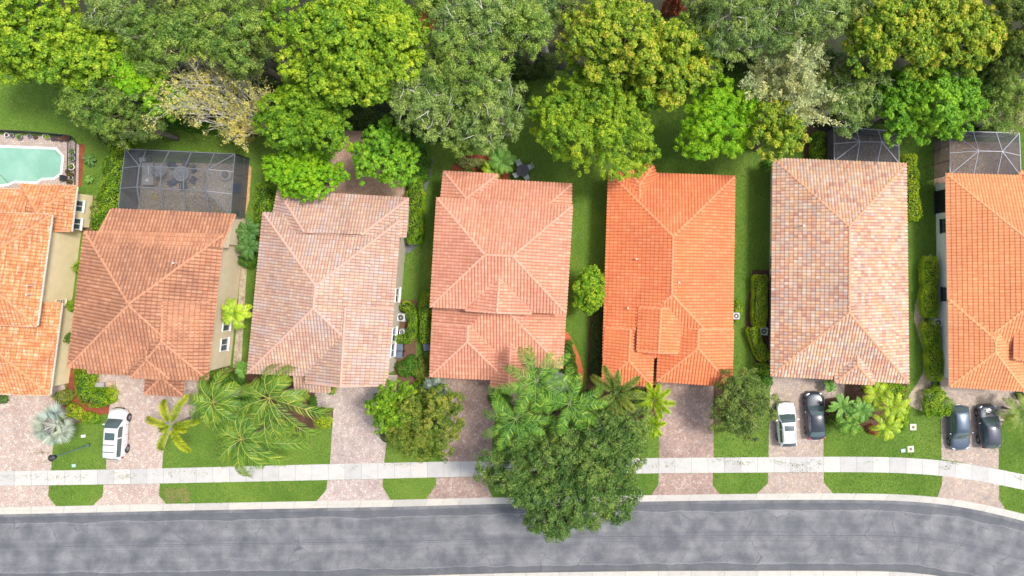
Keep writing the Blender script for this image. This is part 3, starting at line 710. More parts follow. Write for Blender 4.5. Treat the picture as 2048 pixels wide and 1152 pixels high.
# ================================================================ VEGETATION
def leafmesh(name, C_, N_, L_, W_, rnd, mat, parent=None, bend=.25, loc=None):
    """one mesh of many leaf-shaped quads: C centres (n,3), N facing normals, L length, W width arrays, rnd colour value"""
    n = len(C_); rg = np.random.default_rng(n)
    N_ = N_/np.linalg.norm(N_, axis=1, keepdims=True)
    A = rg.normal(size=(n, 3)); A -= N_*(A*N_).sum(1, keepdims=True); A /= np.linalg.norm(A, axis=1, keepdims=True)+1e-9
    B = np.cross(N_, A); L = L_[:, None]*.5; W = W_[:, None]*.5
    v = np.stack([C_-A*L, C_+B*W+N_*W*bend, C_+A*L-N_*L*bend, C_-B*W+N_*W*bend], 1).reshape(-1, 3)
    return quadmesh(name, v, np.repeat(rnd, 4), mat, parent)
def quadmesh(name, v, rnd, mat, parent=None):
    n = len(v)//4; me = bpy.data.meshes.new(name)
    me.vertices.add(4*n); me.vertices.foreach_set('co', v.astype(np.float32).ravel())
    me.loops.add(4*n); me.loops.foreach_set('vertex_index', np.arange(4*n, dtype=np.int32))
    me.polygons.add(n); me.polygons.foreach_set('loop_start', np.arange(0, 4*n, 4, dtype=np.int32))
    me.polygons.foreach_set('loop_total', np.full(n, 4, dtype=np.int32))
    at = me.attributes.new('rnd', 'FLOAT', 'POINT'); at.data.foreach_set('value', np.clip(rnd, 0, 1).astype(np.float32))
    me.update(); me.validate()
    return link(name, me, mat, parent)

M['bark'] = plain('bark_grey', (.16,.13,.105), .9, 0, .3, 4, .5)
M['bark_pale'] = plain('bark_pale', (.55,.52,.45), .9, 0, .2, 4, .4)
M['trunk_palm'] = plain('palm_trunk', (.24,.21,.18), .9, 0, .2, 4, .4)
LM = {}
LM['bright'] = leafmat('leaf_bright', [(.06,.16,.012),(.18,.34,.018),(.34,.48,.025),(.56,.60,.05)])
LM['brighty'] = leafmat('leaf_bright_tipped', [(.06,.15,.014),(.20,.33,.022),(.40,.48,.03),(.68,.52,.09)])
LM['oak'] = leafmat('leaf_oak', [(.055,.13,.020),(.16,.28,.045),(.31,.44,.08),(.50,.57,.14)])
LM['oakd'] = leafmat('leaf_oak_dark', [(.04,.09,.020),(.12,.19,.042),(.24,.32,.07),(.42,.46,.12)])
LM['oakg'] = leafmat('leaf_oak_green', [(.03,.09,.02),(.085,.175,.036),(.18,.29,.06),(.34,.42,.10)])
LM['grey'] = leafmat('leaf_grey_green', [(.06,.13,.030),(.17,.27,.065),(.30,.42,.11),(.47,.55,.18)])
LM['green'] = leafmat('leaf_green', [(.045,.14,.010),(.13,.28,.013),(.24,.40,.018),(.40,.52,.03)])
LM['vivid'] = leafmat('leaf_vivid', [(.06,.18,.012),(.14,.34,.018),(.24,.46,.025),(.38,.56,.045)])
LM['lime'] = leafmat('leaf_lime', [(.10,.28,.006),(.18,.42,.010),(.28,.50,.014),(.40,.56,.024)])
LM['olive'] = leafmat('leaf_olive', [(.05,.10,.014),(.10,.165,.022),(.18,.23,.03),(.29,.25,.05)])
LM['yellow'] = leafmat('leaf_yellow', [(.34,.36,.06),(.54,.52,.12),(.64,.58,.18),(.62,.52,.26)])
LM['pale'] = leafmat('leaf_pale', [(.30,.36,.15),(.44,.50,.22),(.56,.60,.30),(.66,.66,.40)])
LM['hedge'] = leafmat('leaf_hedge', [(.06,.16,.010),(.15,.31,.014),(.28,.43,.018),(.48,.55,.03)])
LM['hedgey'] = leafmat('leaf_hedge_yellow', [(.12,.25,.010),(.26,.41,.015),(.42,.52,.02),(.56,.58,.03)])
LM['hedged'] = leafmat('leaf_hedge_dark', [(.03,.11,.010),(.06,.18,.014),(.10,.25,.018),(.17,.30,.025)])
LM['variegated'] = leafmat('leaf_variegated', [(.12,.2,.02),(.35,.40,.10),(.56,.54,.22),(.60,.48,.25)])
LM['rust'] = leafmat('leaf_rust', [(.05,.12,.014),(.13,.21,.024),(.26,.31,.04),(.42,.34,.08)])
LM['redl'] = leafmat('leaf_red', [(.14,.03,.015),(.26,.05,.02),(.32,.10,.04),(.34,.14,.05)])
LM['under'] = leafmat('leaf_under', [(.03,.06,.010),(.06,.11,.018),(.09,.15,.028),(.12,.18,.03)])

def outline(rg):
    a = rg.uniform(0, 6.28, 4); k = rg.uniform(.5, 1, 4)
    return lambda t: 1 + .11*k[0]*np.sin(2*t+a[0]) + .12*k[1]*np.sin(3*t+a[1]) + .10*k[2]*np.sin(5*t+a[2]) + .07*k[3]*np.sin(8*t+a[3])

def tree(label, px, py, rx, ry, h, lm, kind='broad', group='trees of the woods behind the gardens', name='broadleaf_tree', seed=0, dens=1.0, rot=0.0, bark='bark', lean=(0, 0), dy=0):
    rg = np.random.default_rng(seed*7+11); rr = random.Random(seed)
    topd = .42*min(rx, ry)/22; zc = h - topd                    # dome depth
    sc_ = S(zc + topd*.4); c = P(px, py, zc + topd*.4); rx_, ry_ = 1.01*rx/sc_, 1.01*ry/sc_
    base = Vector((c.x + lean[0], c.y + lean[1], 0))
    root = thing(name, label, 'tree', base, 0, group)
    ol = outline(rg); area = math.pi*rx_*ry_
    prm = {  # lobe radius, clump radius, leaves per clump, leaf length, aspect, clump spacing
        'broad': (.95, .27, 44, .185, .62, 1.1), 'fine': (.85, .25, 46, .15, .5, 1.2), 'oak': (.85, .30, 58, .155, .40, 1.1), 'small': (.55, .20, 30, .17, .6, .8)}[kind]
    lr0, cr, nl, ll, asp, csp = prm; lr0 = min(lr0, .42*min(rx_, ry_))
    nlobes = max(7, int(area/(math.pi*lr0*lr0)*2.3))
    pts = []
    for i in range(nlobes):
        best = None
        for t in range(12):
            a = rg.uniform(0, 6.283); r_ = math.sqrt(rg.uniform(0, 1))
            k = ol(a)*r_; edge = max(0, 1 - lr0*.55/min(rx_, ry_))
            x, y = math.cos(a)*k*rx_*edge, math.sin(a)*k*ry_*edge
            dmin = min([(x-p[0])**2+(y-p[1])**2 for p in pts], default=9e9)
            if best is None or dmin > best[0]: best = (dmin, x, y, r_)
        pts.append((best[1], best[2], best[3]))
    ca, sa = math.cos(R(rot)), math.sin(R(rot))
    Cs, Ns, Ls, Rn = [], [], [], []; limbs = MB(); lob = []
    for (x, y, r_) in pts:
        x, y = x*ca-y*sa, x*sa+y*ca
        z = zc + topd*math.sqrt(max(0, 1-r_*r_*.9)) - lr0*.8 + rg.normal()*.6*lr0 - .35*topd*(r_ > .8)
        lr = lr0*rg.uniform(.72, 1.25); lob.append((x, y, z, lr)); hue = rg.uniform(-.13, .13)
        ncl = int(2.9*math.pi*lr*lr/(math.pi*cr*cr)*.50*csp*dens)+3
        dz = rg.uniform(-.35, 1, ncl); an = rg.uniform(0, 6.283, ncl); sr = np.sqrt(1-dz*dz)
        rad = lr*rg.uniform(.72, 1.12, ncl)
        cc = np.stack([x+sr*np.cos(an)*rad, y+sr*np.sin(an)*rad, z+dz*rad*.85], 1)
        dirn = np.stack([sr*np.cos(an), sr*np.sin(an), dz+.25], 1)
        k = int(nl)
        off = rg.normal(size=(ncl, k, 3)); off /= np.linalg.norm(off, axis=2, keepdims=True); off *= cr*rg.uniform(.45, 1.1, (ncl, k, 1)); off[..., 2] = np.abs(off[..., 2])*.8 - .05
        pos = cc[:, None, :] + off
        nn = off/cr*.8 + dirn[:, None, :]*.35 + np.array([0, 0, .55]) + rg.normal(size=off.shape)*.35
        if kind == 'oak': nn += rg.normal(size=off.shape)*.35
        ch = rg.uniform(-.2, .2, (ncl, 1))
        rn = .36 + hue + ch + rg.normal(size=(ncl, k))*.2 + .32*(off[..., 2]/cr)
        Cs.append(pos.reshape(-1, 3)); Ns.append(nn.reshape(-1, 3)); Rn.append(rn.ravel())
        Ls.append(rg.uniform(.7, 1.3, ncl*k)*ll)
    C_ = np.concatenate(Cs); C_[:, 0] -= lean[0]; C_[:, 1] -= lean[1]; L = np.concatenate(Ls)
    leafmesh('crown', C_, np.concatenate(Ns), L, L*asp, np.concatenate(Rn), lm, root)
    # trunk and limbs
    tr_ = MB(); tr0 = .05*h*.5+.06; fork = Vector((-lean[0]*.3, -lean[1]*.3, zc*.55))
    tr_.tube([(0,0,-.05), (0,0,.25), (fork.x*.5, fork.y*.5, fork.z*.5), fork], [tr0*1.35, tr0, tr0*.85, tr0*.7], 9)
    bm_ = M[bark]; tro = tr_.build('trunk', bm_, root, True)
    for i, (x, y, z, lr) in enumerate(lob):
        x -= lean[0]; y -= lean[1]
        e = Vector((x, y, z)); mid = fork.lerp(e, .5) + Vector((rr.uniform(-.3,.3), rr.uniform(-.3,.3), .1*h*rr.uniform(-.3, .6)))
        limbs.tube([fork + Vector((0,0,-.3)), mid, e], [tr0*.4, tr0*.25, tr0*.09], 5, False)
        if kind == 'oak' or bark == 'bark_pale':
            for t in range(2):
                a = rr.uniform(0, 6.28); l_ = lr*rr.uniform(.8, 1.25); up = rr.uniform(.45, .85)
                e2 = e + Vector((math.cos(a)*l_, math.sin(a)*l_, lr*up)); m2 = e.lerp(e2, .5)+Vector((rr.uniform(-.15,.15), rr.uniform(-.15,.15), .2*lr))
                limbs.tube([e, m2, e2], [tr0*.09, .022, .010], 4, False)
    limbs.build('limbs', bm_, tro, True)
    return root

def sparse_tree(label, px, py, rx, ry, h, lm, seed, tips=(-1, 0), leafn=10, group='sparse trees with bare pale branches', nb=26, leafr=.55, origin=(0, 0), llen=.12):
    """long pale limbs sweeping out from the base, leaves only near their ends"""
    rr = random.Random(seed); rg = np.random.default_rng(seed)
    c = P(px, py, h*.7); sc_ = S(h*.7); rx_, ry_ = rx/sc_, ry/sc_
    ob = Vector((origin[0]/sc_, -origin[1]/sc_, 0)); base = Vector((c.x, c.y, 0)) + ob
    root = thing('sparse_tree', label, 'tree', base, 0, group)
    tr_ = MB(); lb = MB(); tr_.tube([(0,0,-.05),(0,0,.4),(0,0,h*.16)], [.2,.16,.12], 8)
    Cs = []
    def twig(a, b_, depth, r0):
        d_ = b_-a; L = d_.length; side = Vector((rr.uniform(-1,1), rr.uniform(-1,1), rr.uniform(-.2,.5)))*L*.12
        m1 = a.lerp(b_, .35)+side; m2 = a.lerp(b_, .7)+side*.6+Vector((0,0,L*.04))
        lb.tube([a, m1, m2, b_], [r0, r0*.75, r0*.5, r0*.2], 5 if depth < 1 else 4, False)
        if depth < 3:
            for k in range(3 if depth == 0 else (4 if depth == 1 else 3)):
                t = rr.uniform(.3, .95); p_ = a.lerp(b_, t)+side*.7; q = p_ + (d_*rr.uniform(.22, .48) + Vector((rr.uniform(-1,1), rr.uniform(-1,1), rr.uniform(-.35,.5)))*L*.30)
                twig(p_, q, depth+1, r0*.5)
        if depth >= 1:
            for k in range(leafn if depth > 1 else leafn//3):
                t = rr.uniform(1-leafr, 1.05); p_ = a.lerp(b_, t); Cs.append((p_.x+rr.gauss(0,.10), p_.y+rr.gauss(0,.10), p_.z+rr.gauss(0,.10)))
    for i in range(nb):
        a = 2*math.pi*i/nb + rr.uniform(-.2, .2); r_ = math.sqrt(rr.uniform(.12, 1))
        e = Vector((math.cos(a)*rx_*r_, math.sin(a)*ry_*r_, 0)) - ob; e.z = h*(1.0 - .4*r_*r_)*rr.uniform(.75, 1.0)
        twig(Vector((0,0,h*.1+rr.uniform(0,.1)*h)), e, 0, .06)
    tro = tr_.build('trunk', M['bark_pale'], root, True); lb.build('limbs', M['bark_pale'], tro, True)
    C_ = np.array(Cs); n = len(C_); N_ = rg.normal(size=(n,3)); N_[:, 2] = abs(N_[:, 2])+.5; L = rg.uniform(.7,1.3,n)*llen*1.5
    leafmesh('crown', C_, N_, L, L*.5, rg.uniform(0,1,n), lm, root)
    return root

def bush(label, px, py, rx, ry, h, lm, cat='shrub', name='shrub', group=None, seed=0, ll=.13, dens=1.0, box=False, core=True):
    rg = np.random.default_rng(seed+500); c = P(px, py, h*.6); sc_ = S(h*.6); rx_, ry_ = rx/sc_, ry/sc_
    root = thing(name, label, cat, (c.x, c.y, 0), 0, group)
    area = math.pi*rx_*ry_ + 2*math.pi*math.sqrt(rx_*ry_)*h*.5; n = int(area*240*dens*(.13/ll)**1.3)
    z = rg.uniform(-.15, 1, n); a = rg.uniform(0, 6.283, n); r_ = np.sqrt(np.clip(1-z*z, 0, 1)) if not box else np.clip(1-np.clip(z-.6,0,1)**2*2.2,0,1)*np.where(z > .75, np.sqrt(rg.uniform(0,1,n)), 1)
    ol = outline(rg); k = ol(a)*rg.uniform(.82, 1.08, n)
    bumpy = 1 + .10*np.sin(a*5+z*6)*np.cos(z*7)
    X = r_*np.cos(a)*rx_*k*bumpy; Y = r_*np.sin(a)*ry_*k*bumpy; Z = np.clip(z, -.15, 1)*h*.72*k + h*.24
    N_ = np.stack([r_*np.cos(a)*.7, r_*np.sin(a)*.7, np.clip(z,0,1)+.35], 1) + rg.normal(size=(n,3))*.38
    L = rg.uniform(.7,1.35,n)*ll
    leafmesh('foliage', np.stack([X,Y,Z],1), N_, L, L*.6, .45+rg.normal(size=n)*.2+.18*np.sin(a*3+z*5), lm, root)
    if core:
        m_ = MB()
        for k in range(7):
            an = 6.283*k/7+seed; m_.tube([(0,0,-.03), (math.cos(an)*rx_*.3, math.sin(an)*ry_*.3, h*.4), (math.cos(an)*rx_*.6, math.sin(an)*ry_*.6, h*.7)], [.035,.025,.012], 5, False)
        m_.build('stems', M['bark'], root)
    return root

def hedge(label, pts, wpx, h, lm, seed=0, ll=.11, group=None, dens=1.0, name='hedge', cat='hedge', round_=.25, rough=.06, dark=None):
    rg = np.random.default_rng(seed+900); q = [P(x, y, h*.75) for x, y in pts]; w_ = wpx/S(h*.75)
    c0 = q[0].copy(); c0.z = 0; root = thing(name, label, cat, c0, 0, group)
    Cs = []; Ns = []; core = MB()
    seg = [(q[i+1]-q[i]).length for i in range(len(q)-1)]; tot = sum(seg)
    per = w_*.9 + 2*h; n = int((tot*per + w_*h*2)*260*dens*(.11/ll)**1.4)
    cum = np.concatenate([[0], np.cumsum(seg)]); xs = np.array([v.x for v in q]); ys = np.array([v.y for v in q])
    s_ = rg.uniform(-w_*.35, tot+w_*.35, n); sc2 = np.clip(s_, 0, tot)
    cx, cy = np.interp(sc2, cum, xs), np.interp(sc2, cum, ys)
    e_ = .15; tx = np.interp(np.clip(sc2+e_,0,tot), cum, xs)-np.interp(np.clip(sc2-e_,0,tot), cum, xs); ty = np.interp(np.clip(sc2+e_,0,tot), cum, ys)-np.interp(np.clip(sc2-e_,0,tot), cum, ys)
    tl = np.hypot(tx, ty)+1e-9; tx /= tl; ty /= tl
    over = (s_-sc2)                                          # rounded ends
    wl = np.sqrt(np.clip(1-(over/(w_*.42))**2, .05, 1))
    # cross-section parameter: up one side, over the top, down the other
    t = rg.uniform(0, 1, n); side = h*.9; peri = 2*side+w_; d_ = t*peri
    off = np.where(d_ < side, -w_/2, np.where(d_ > side+w_, w_/2, d_-side-w_/2)); z = np.where(d_ < side, d_, np.where(d_ > side+w_, peri-d_, side))
    edge = np.clip((np.abs(off)/(w_/2)), 0, 1); z = z - (edge**4)*round_*h*.5*(z > side*.7); off = off*(1-.25*round_*(z/h)**2)
    wob = 1 + rough*2*np.sin(s_*2.3+seed) + rough*np.sin(s_*5.1+seed*2)
    off = off*wl*wob; z = z*(1+rough*.6*np.sin(s_*3.7+off*5)) + .08
    X = cx + tx*over - ty*off; Y = cy + ty*over + tx*off
    P3 = np.stack([X-c0.x, Y-c0.y, z], 1) + rg.normal(size=(n,3))*rough*.6
    N_ = np.stack([-ty*off/w_*1.5, tx*off/w_*1.5, .5*np.ones(n)], 1) + rg.normal(size=(n,3))*.4
    L = rg.uniform(.7,1.3,n)*ll
    leafmesh('foliage', P3, N_, L, L*.62, .45+rg.normal(size=n)*.2+.14*np.sin(s_*4+off*6), lm, root)
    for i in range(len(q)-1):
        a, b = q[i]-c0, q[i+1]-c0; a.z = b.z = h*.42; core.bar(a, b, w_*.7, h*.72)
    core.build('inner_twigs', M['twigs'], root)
    return root
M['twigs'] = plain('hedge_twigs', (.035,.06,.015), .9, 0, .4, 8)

# ---------------------------------------------------------------- palms
def frond(L, lw, nleaf, droop, up, style, rg, wind=(0, 0)):
    """arrays for a frond leaving the origin along +x; returns rachis points and leaflet quads"""
    n = 14; pts = []; ang = up; x = z = 0.0
    for i in range(n+1):
        pts.append((x, 0, z)); st = L/n; x += st*math.cos(ang); z += st*math.sin(ang); ang -= droop/n*(1+.6*i/n)
    pts = np.array(pts); s_ = np.linspace(0, 1, n+1)
    if style == 'fox': k = nleaf*6; t = rg.uniform(.16, 1, k); th = rg.uniform(0, 6.283, k)
    else: k = nleaf*2; t = np.repeat(np.linspace(.12, 1, nleaf), 2)+rg.normal(size=nleaf*2)*.004; th = np.tile([0, math.pi], nleaf) + rg.normal(size=nleaf*2)*.12
    t = np.clip(t, 0, 1)
    px_, pz = np.interp(t, s_, pts[:, 0]), np.interp(t, s_, pts[:, 2])
    dx = np.interp(np.clip(t+.03,0,1), s_, pts[:, 0])-np.interp(np.clip(t-.03,0,1), s_, pts[:, 0]); dz = np.interp(np.clip(t+.03,0,1), s_, pts[:, 2])-np.interp(np.clip(t-.03,0,1), s_, pts[:, 2])
    dl = np.hypot(dx, dz)+1e-9; T_ = np.stack([dx/dl, np.zeros(k), dz/dl], 1)
    B_ = np.tile([0, 1, 0], (k, 1)).astype(float); U_ = np.cross(T_, B_)
    if style == 'fox': D = B_*np.cos(th)[:, None] + U_*np.sin(th)[:, None]; sweep = .75
    else: D = B_*np.sign(np.cos(th))[:, None] + U_*(.25*np.sin(th*3))[:, None]; sweep = .7
    D = D + T_*sweep + np.array([wind[0], wind[1], 0])*.5; D /= np.linalg.norm(D, axis=1, keepdims=True)
    ln = lw*np.sin(np.clip(t*.93+.07, 0, 1)*math.pi)**.55*rg.uniform(.8, 1.1, k); ln = np.maximum(ln, lw*.25)
    P0 = np.stack([px_, np.zeros(k), pz], 1); grav = np.array([0, 0, -1.0]) if style != 'fox' else np.array([0, 0, -.25])
    wd = (.020 if style != 'fox' else .016)+.016*rg.uniform(0, 1, k); 
    if style == 'broad': wd = wd*3
    Wd = np.cross(D, U_); Wd /= np.linalg.norm(Wd, axis=1, keepdims=True)+1e-9
    if style == 'fox': Wd = T_
    P1 = P0 + D*(ln*.55)[:, None] + grav*(ln*.08)[:, None]; P2 = P0 + D*ln[:, None] + grav*(ln*(.38 if style == 'coco' else .18))[:, None]
    w3 = wd[:, None]
    q1 = np.stack([P0-Wd*w3*.5, P0+Wd*w3*.5, P1+Wd*w3*.7, P1-Wd*w3*.7], 1); q2 = np.stack([P1-Wd*w3*.7, P1+Wd*w3*.7, P2+Wd*w3*.08, P2-Wd*w3*.08], 1)
    rn = np.clip(.42+rg.normal(size=k)*.24 + .25*(t-.5), 0, 1)
    return pts, np.concatenate([q1, q2]).reshape(-1, 3), np.concatenate([np.repeat(rn, 4), np.repeat(rn+.12, 4)])

PM = {}
PM['coco'] = leafmat('frond_coconut', [(.035,.10,.014),(.09,.20,.022),(.19,.31,.035),(.50,.50,.08)], .45, .25)
PM['royal'] = leafmat('frond_royal', [(.025,.08,.012),(.07,.20,.022),(.17,.35,.035),(.40,.55,.08)], .6, .3)
PM['fox'] = leafmat('frond_foxtail', [(.14,.20,.010),(.25,.33,.014),(.38,.43,.02),(.54,.50,.03)], .5, .25)
PM['foxo'] = leafmat('frond_foxtail_olive', [(.09,.15,.022),(.16,.23,.04),(.24,.31,.06),(.38,.36,.10)], .5, .25)
PM['lime'] = leafmat('frond_lime', [(.14,.26,.012),(.26,.42,.02),(.38,.52,.03),(.54,.58,.05)], .5, .25)
PM['dark'] = leafmat('frond_dark', [(.03,.09,.02),(.055,.15,.03),(.09,.21,.045),(.14,.27,.06)], .45, .25)
PM['mid'] = leafmat('frond_mid', [(.06,.17,.025),(.11,.26,.04),(.17,.34,.055),(.28,.42,.07)], .45, .25)
PM['areca'] = leafmat('frond_areca', [(.10,.22,.008),(.22,.38,.014),(.38,.50,.02),(.58,.56,.05)], .45, .25)
PM['silver'] = leafmat('frond_silver', [(.26,.33,.28),(.36,.43,.38),(.46,.52,.47),(.54,.58,.54)], .5, .15)
M['rachis'] = plain('palm_rachis', (.36,.37,.08), .6, 0, .15)
M['rachis_g'] = plain('palm_rachis_green', (.20,.32,.08), .6, 0, .15)

def palm(label, px, py, rpx, h, mat, style='coco', nf=14, seed=0, name='palm_tree', cat='palm', group='palms of the front gardens', droop=1.5, up=.55, lw=.6, nleaf=44, rach='rachis_g', trunk=.14, angles=None, lens=None, wind=(0, 0), base=None, lean=(0, 0)):
    rg = np.random.default_rng(seed+77); rr = random.Random(seed+5); c = P(px, py, h); Lm = rpx/S(h)
    root = thing(name, label, cat, (c.x+lean[0], c.y+lean[1], 0), 0, group)
    tp = Vector((-lean[0], -lean[1], h)); m_ = MB()
    m_.tube([(0,0,-.05),(0,0,.3),tuple(tp*.5+Vector((0,0,.0))),tuple(tp)], [trunk*1.5,trunk*1.15,trunk,trunk*.8], 9); m_.build('trunk', M['trunk_palm'], root, True)
    for i in range(nf):
        inner = (i % 3 == 2) and angles is None
        az = (6.283*i/nf + rr.uniform(-.22, .22)) if angles is None else R(angles[i])
        k = lens[i] if lens else rr.uniform(.85, 1.08)
        u_ = up + (rr.uniform(.25, .6) if inner else rr.uniform(-.15, .15)); dp = droop*rr.uniform(.85, 1.2)
        # arc length so that the tip reaches Lm*k
        L = 1.0; xx = 0; an = u_
        for j in range(14): xx += math.cos(an)/14; an -= dp/14*(1+.6*j/14)
        L = Lm*k*(.85 if inner else 1)/max(.35, xx)
        pts, v, rn = frond(L, lw, nleaf, dp, u_, style, rg, wind)
        ca, sa = math.cos(az), math.sin(az); Rm = np.array([[ca, -sa, 0], [sa, ca, 0], [0, 0, 1]])
        # bend sideways with the wind
        def tf(a):
            a = a.copy(); rad = np.clip(a[:, 0:1], 0, None)/max(Lm, .1); a = a @ Rm.T
            a[:, 0:2] += (rad**2)*np.array(wind)*Lm*.35; return a + np.array(tp)
        v = tf(v); f = quadmesh('frond', v, rn, mat, root)
        rb_ = MB(); rp = tf(pts); rb_.tube([tuple(p) for p in rp], list(np.linspace(.026, .005, len(rp))), 4, False); rb_.build('rachis', M[rach], f)
    return root

def fanpalm(label, px, py, rpx, h, mat, nf=16, seed=0, group='silver fan palms', name='fan_palm', seg=26):
    rr = random.Random(seed+31); rg = np.random.default_rng(seed); c = P(px, py, h); Lm = rpx/S(h)
    root = thing(name, label, 'palm', (c.x, c.y, 0), 0, group); m_ = MB(); m_.tube([(0,0,-.05),(0,0,h*.5),(0,0,h*.85)], [.3,.26,.22], 10); m_.build('trunk', M['trunk_palm'], root)
    for i in range(nf):
        az = 6.283*i/nf*1.0 + rr.uniform(-.2,.2); el = rr.choice([.15, .45, .8]) ; sl_ = Lm*.50; R0 = Lm*.52*rr.uniform(.85,1.1)
        d_ = Vector((math.cos(az)*math.cos(el), math.sin(az)*math.cos(el), math.sin(el))); hub = d_*sl_*.95 + Vector((0,0,h*.85))
        side = d_.cross(Vector((0,0,1))).normalized(); nrm = side.cross(d_)
        nrm = (nrm + Vector((0,0,.3))).normalized()
        vs = []; rn = []
        span = R(250)
        for k in range(seg):
            a0 = -span/2 + span*k/seg; a1 = -span/2 + span*(k+1)/seg; am = (a0+a1)/2; rl = R0*(1-.15*abs(am)/(span/2))*rr.uniform(.88,1.06)
            def pt(a, r_, lift=0): return hub + d_*(math.cos(a)*r_) + side*(math.sin(a)*r_) + nrm*lift + Vector((0,0,-.16*(r_/R0)**2*Lm*.5))
            vs += [pt(a0, .05), pt(am, rl*.6, .05), pt(am, rl, -.02), pt(a0, rl*.45, -.02)]; rn += [rr.uniform(0,1)]*4
            vs += [pt(a0, .05), pt(a1, rl*.45, -.02), pt(am+.005, rl, -.02), pt(am, rl*.6, .05)]; rn += [rn[-1]]*4
        f = quadmesh('frond', np.array([tuple(v) for v in vs]), np.array(rn), mat, root)
        st = MB(); st.tube([(0,0,h*.82), tuple(d_*sl_*.5+Vector((0,0,h*.88))), tuple(hub)], [.035,.028,.02], 5); st.build('stalk', M['silverstalk'], f)
    return root
M['silverstalk'] = plain('silver_stalk', (.42,.46,.38), .6)
# ================================================================ PLANTING
W = 'trees of the woods behind the gardens'
B_, O_ = 'broad', 'oak'
TR = [ # label, px,py,rx,ry,h, mat, kind
 ('broad bright yellow-green tree filling the top left corner of the photo', 60,60,110,100,12,'bright',B_),
 ('bright yellow-green tree bordering the lawn above the swimming pool', 160,110,90,60,11,'bright',B_),
 ('bright green tree at the left photo edge under the corner tree', 0,100,60,55,10,'bright',B_),
 ('grey-green oak at the top edge right of the corner tree', 215,15,60,45,12,'grey',O_),
 ('olive-green oak in the back row, above the lime green tree', 310,60,90,70,12,'oak',O_),
 ('olive-green oak in the back row, left of the largest bright green tree', 440,45,95,80,12.5,'oak',O_),
 ('dull green oak behind the yellow bare-branched tree', 480,105,50,44,10,'oakd',O_),
 ('fine-leaved oak leaning over the end of the pool fence', 190,195,95,62,9,'oak',O_),
 ('dark oak over the top end of the long hedge by the screened patio', 255,245,62,45,7.5,'oakd',O_),
 ('lime green tree among the oaks left of the yellow bare-branched tree', 262,152,58,38,9.5,'lime',B_),
 ('small bright green tree beside the low flowering hedge', 318,195,42,32,8,'vivid',B_),
 ('largest bright yellow-green tree, in the back row above the pink-roofed house', 660,75,135,105,13,'bright',B_),
 ('bright green tree at the right end of the largest bright tree', 780,80,75,95,12.5,'bright',B_),
 ('bright green tree hanging between the largest bright tree and the big oak', 745,150,52,58,11,'bright',B_),
 ('tall grey oak at the top edge right of the red shrub', 940,40,80,62,13,'grey',O_),
 ('grey-green oak of the back row directly above the big spreading oak', 930,115,90,72,12.5,'oak',O_),
 ('spreading oak with pale showing branches above the salmon house', 865,190,105,80,11.5,'grey',O_),
 ('right-hand oak with pale branches above the patio table', 985,215,68,80,11,'grey',O_),
 ('oak whose crown ends just above the variegated flower bed', 925,250,62,45,9.5,'oak',O_),
 ('feathery oak at the top edge left of the orange-tipped tree', 1040,45,58,62,12.5,'oak',O_),
 ('slim grey oak beside the dark gap left of the orange-tipped tree', 1075,30,48,48,11,'grey',O_),
 ('orange-tipped bright green tree in the middle of the back row', 1240,70,115,95,13,'brighty',B_),
 ('bright green tree right of the orange-tipped tree, over the lawn', 1345,110,88,92,12,'brighty',B_),
 ('deep green tree between the orange-tipped tree and the golden-green tree', 1310,170,62,45,9.5,'green',B_),
 ('golden-green round tree on the lawn above the bright orange house', 1190,235,122,112,10.5,'bright','fine'),
 ('soft grey oak at the top edge right of the orange-tipped tree', 1475,45,82,72,12.5,'grey',O_),
 ('grey-green oak at the top above the pale sparse tree', 1560,35,62,60,12,'grey',O_),
 ('grey oak touching the large yellow-tipped tree', 1640,30,62,52,12,'grey',O_),
 ('dense lime round tree standing alone on the lawn', 1438,235,70,78,9,'lime','fine'),
 ('small lime tree behind the lone round tree', 1500,215,22,30,7,'lime','fine'),
 ('small yellow-tipped tree left of the dark screened porch', 1562,257,50,50,9.5,'brighty',B_),
 ('dense dull olive tree above the dark screened porch', 1705,190,64,64,9,'grey',O_),
 ('large yellow-tipped tree at the top right of the photo', 1840,50,110,80,13,'brighty',B_),
 ('yellow-tipped tree over the dark gap near the top right', 1760,60,62,72,12,'brighty',B_),
 ('yellow-tipped tree at the far top right beside the olive tree', 1940,60,68,78,12.5,'brighty',B_),
 ('broad vivid green tree overhanging the right-hand screened porch', 1885,195,92,76,10,'vivid',B_),
 ('vivid green tree reaching between the two dark screened porches', 1810,205,58,66,9.5,'vivid',B_),
 ('olive-yellow tree cut by the right edge of the photo', 2040,60,62,90,12,'olive','fine'),
 ('olive oak at the right edge above the dark porch corner', 2000,195,50,50,9,'oak',O_),
 ('pale green oak at the right edge of the photo', 2050,215,42,52,8.5,'pale',O_),
 ('dark oak sliver left of the largest bright green tree', 528,45,38,62,10.5,'oakd',O_),
 ('dull oak at the very top edge above the red shrub', 860,-5,40,34,12,'oak',O_),
 ('dark oak at the top edge just left of the orange-tipped tree', 1120,10,38,48,10.5,'oakd',O_),
 ('oak sliver between the orange-tipped tree and the soft grey oak', 1405,15,36,40,11,'oakd',O_),
 ('dark oak at the top edge left of the large yellow-tipped tree', 1705,10,42,44,11.5,'oakd',O_),
 ('olive tree behind the right end of the large yellow-tipped tree', 1990,100,44,60,10,'olive','fine'),
 ('dark oak along the top edge right of the top left corner trees', 345,-20,60,40,12,'oakd',O_),
]
TR += [
 ('deep yellow-green round tree beside the brick patio, over the lime tree', 602,235,86,80,10,'green','broad'),
 ('low lime green tree overhanging the back eave of the pink-roofed house', 603,346,86,44,7,'lime','small'),
 ('vivid green tree with rounded clumps on the brick patio', 766,306,60,66,8,'vivid','small'),
]
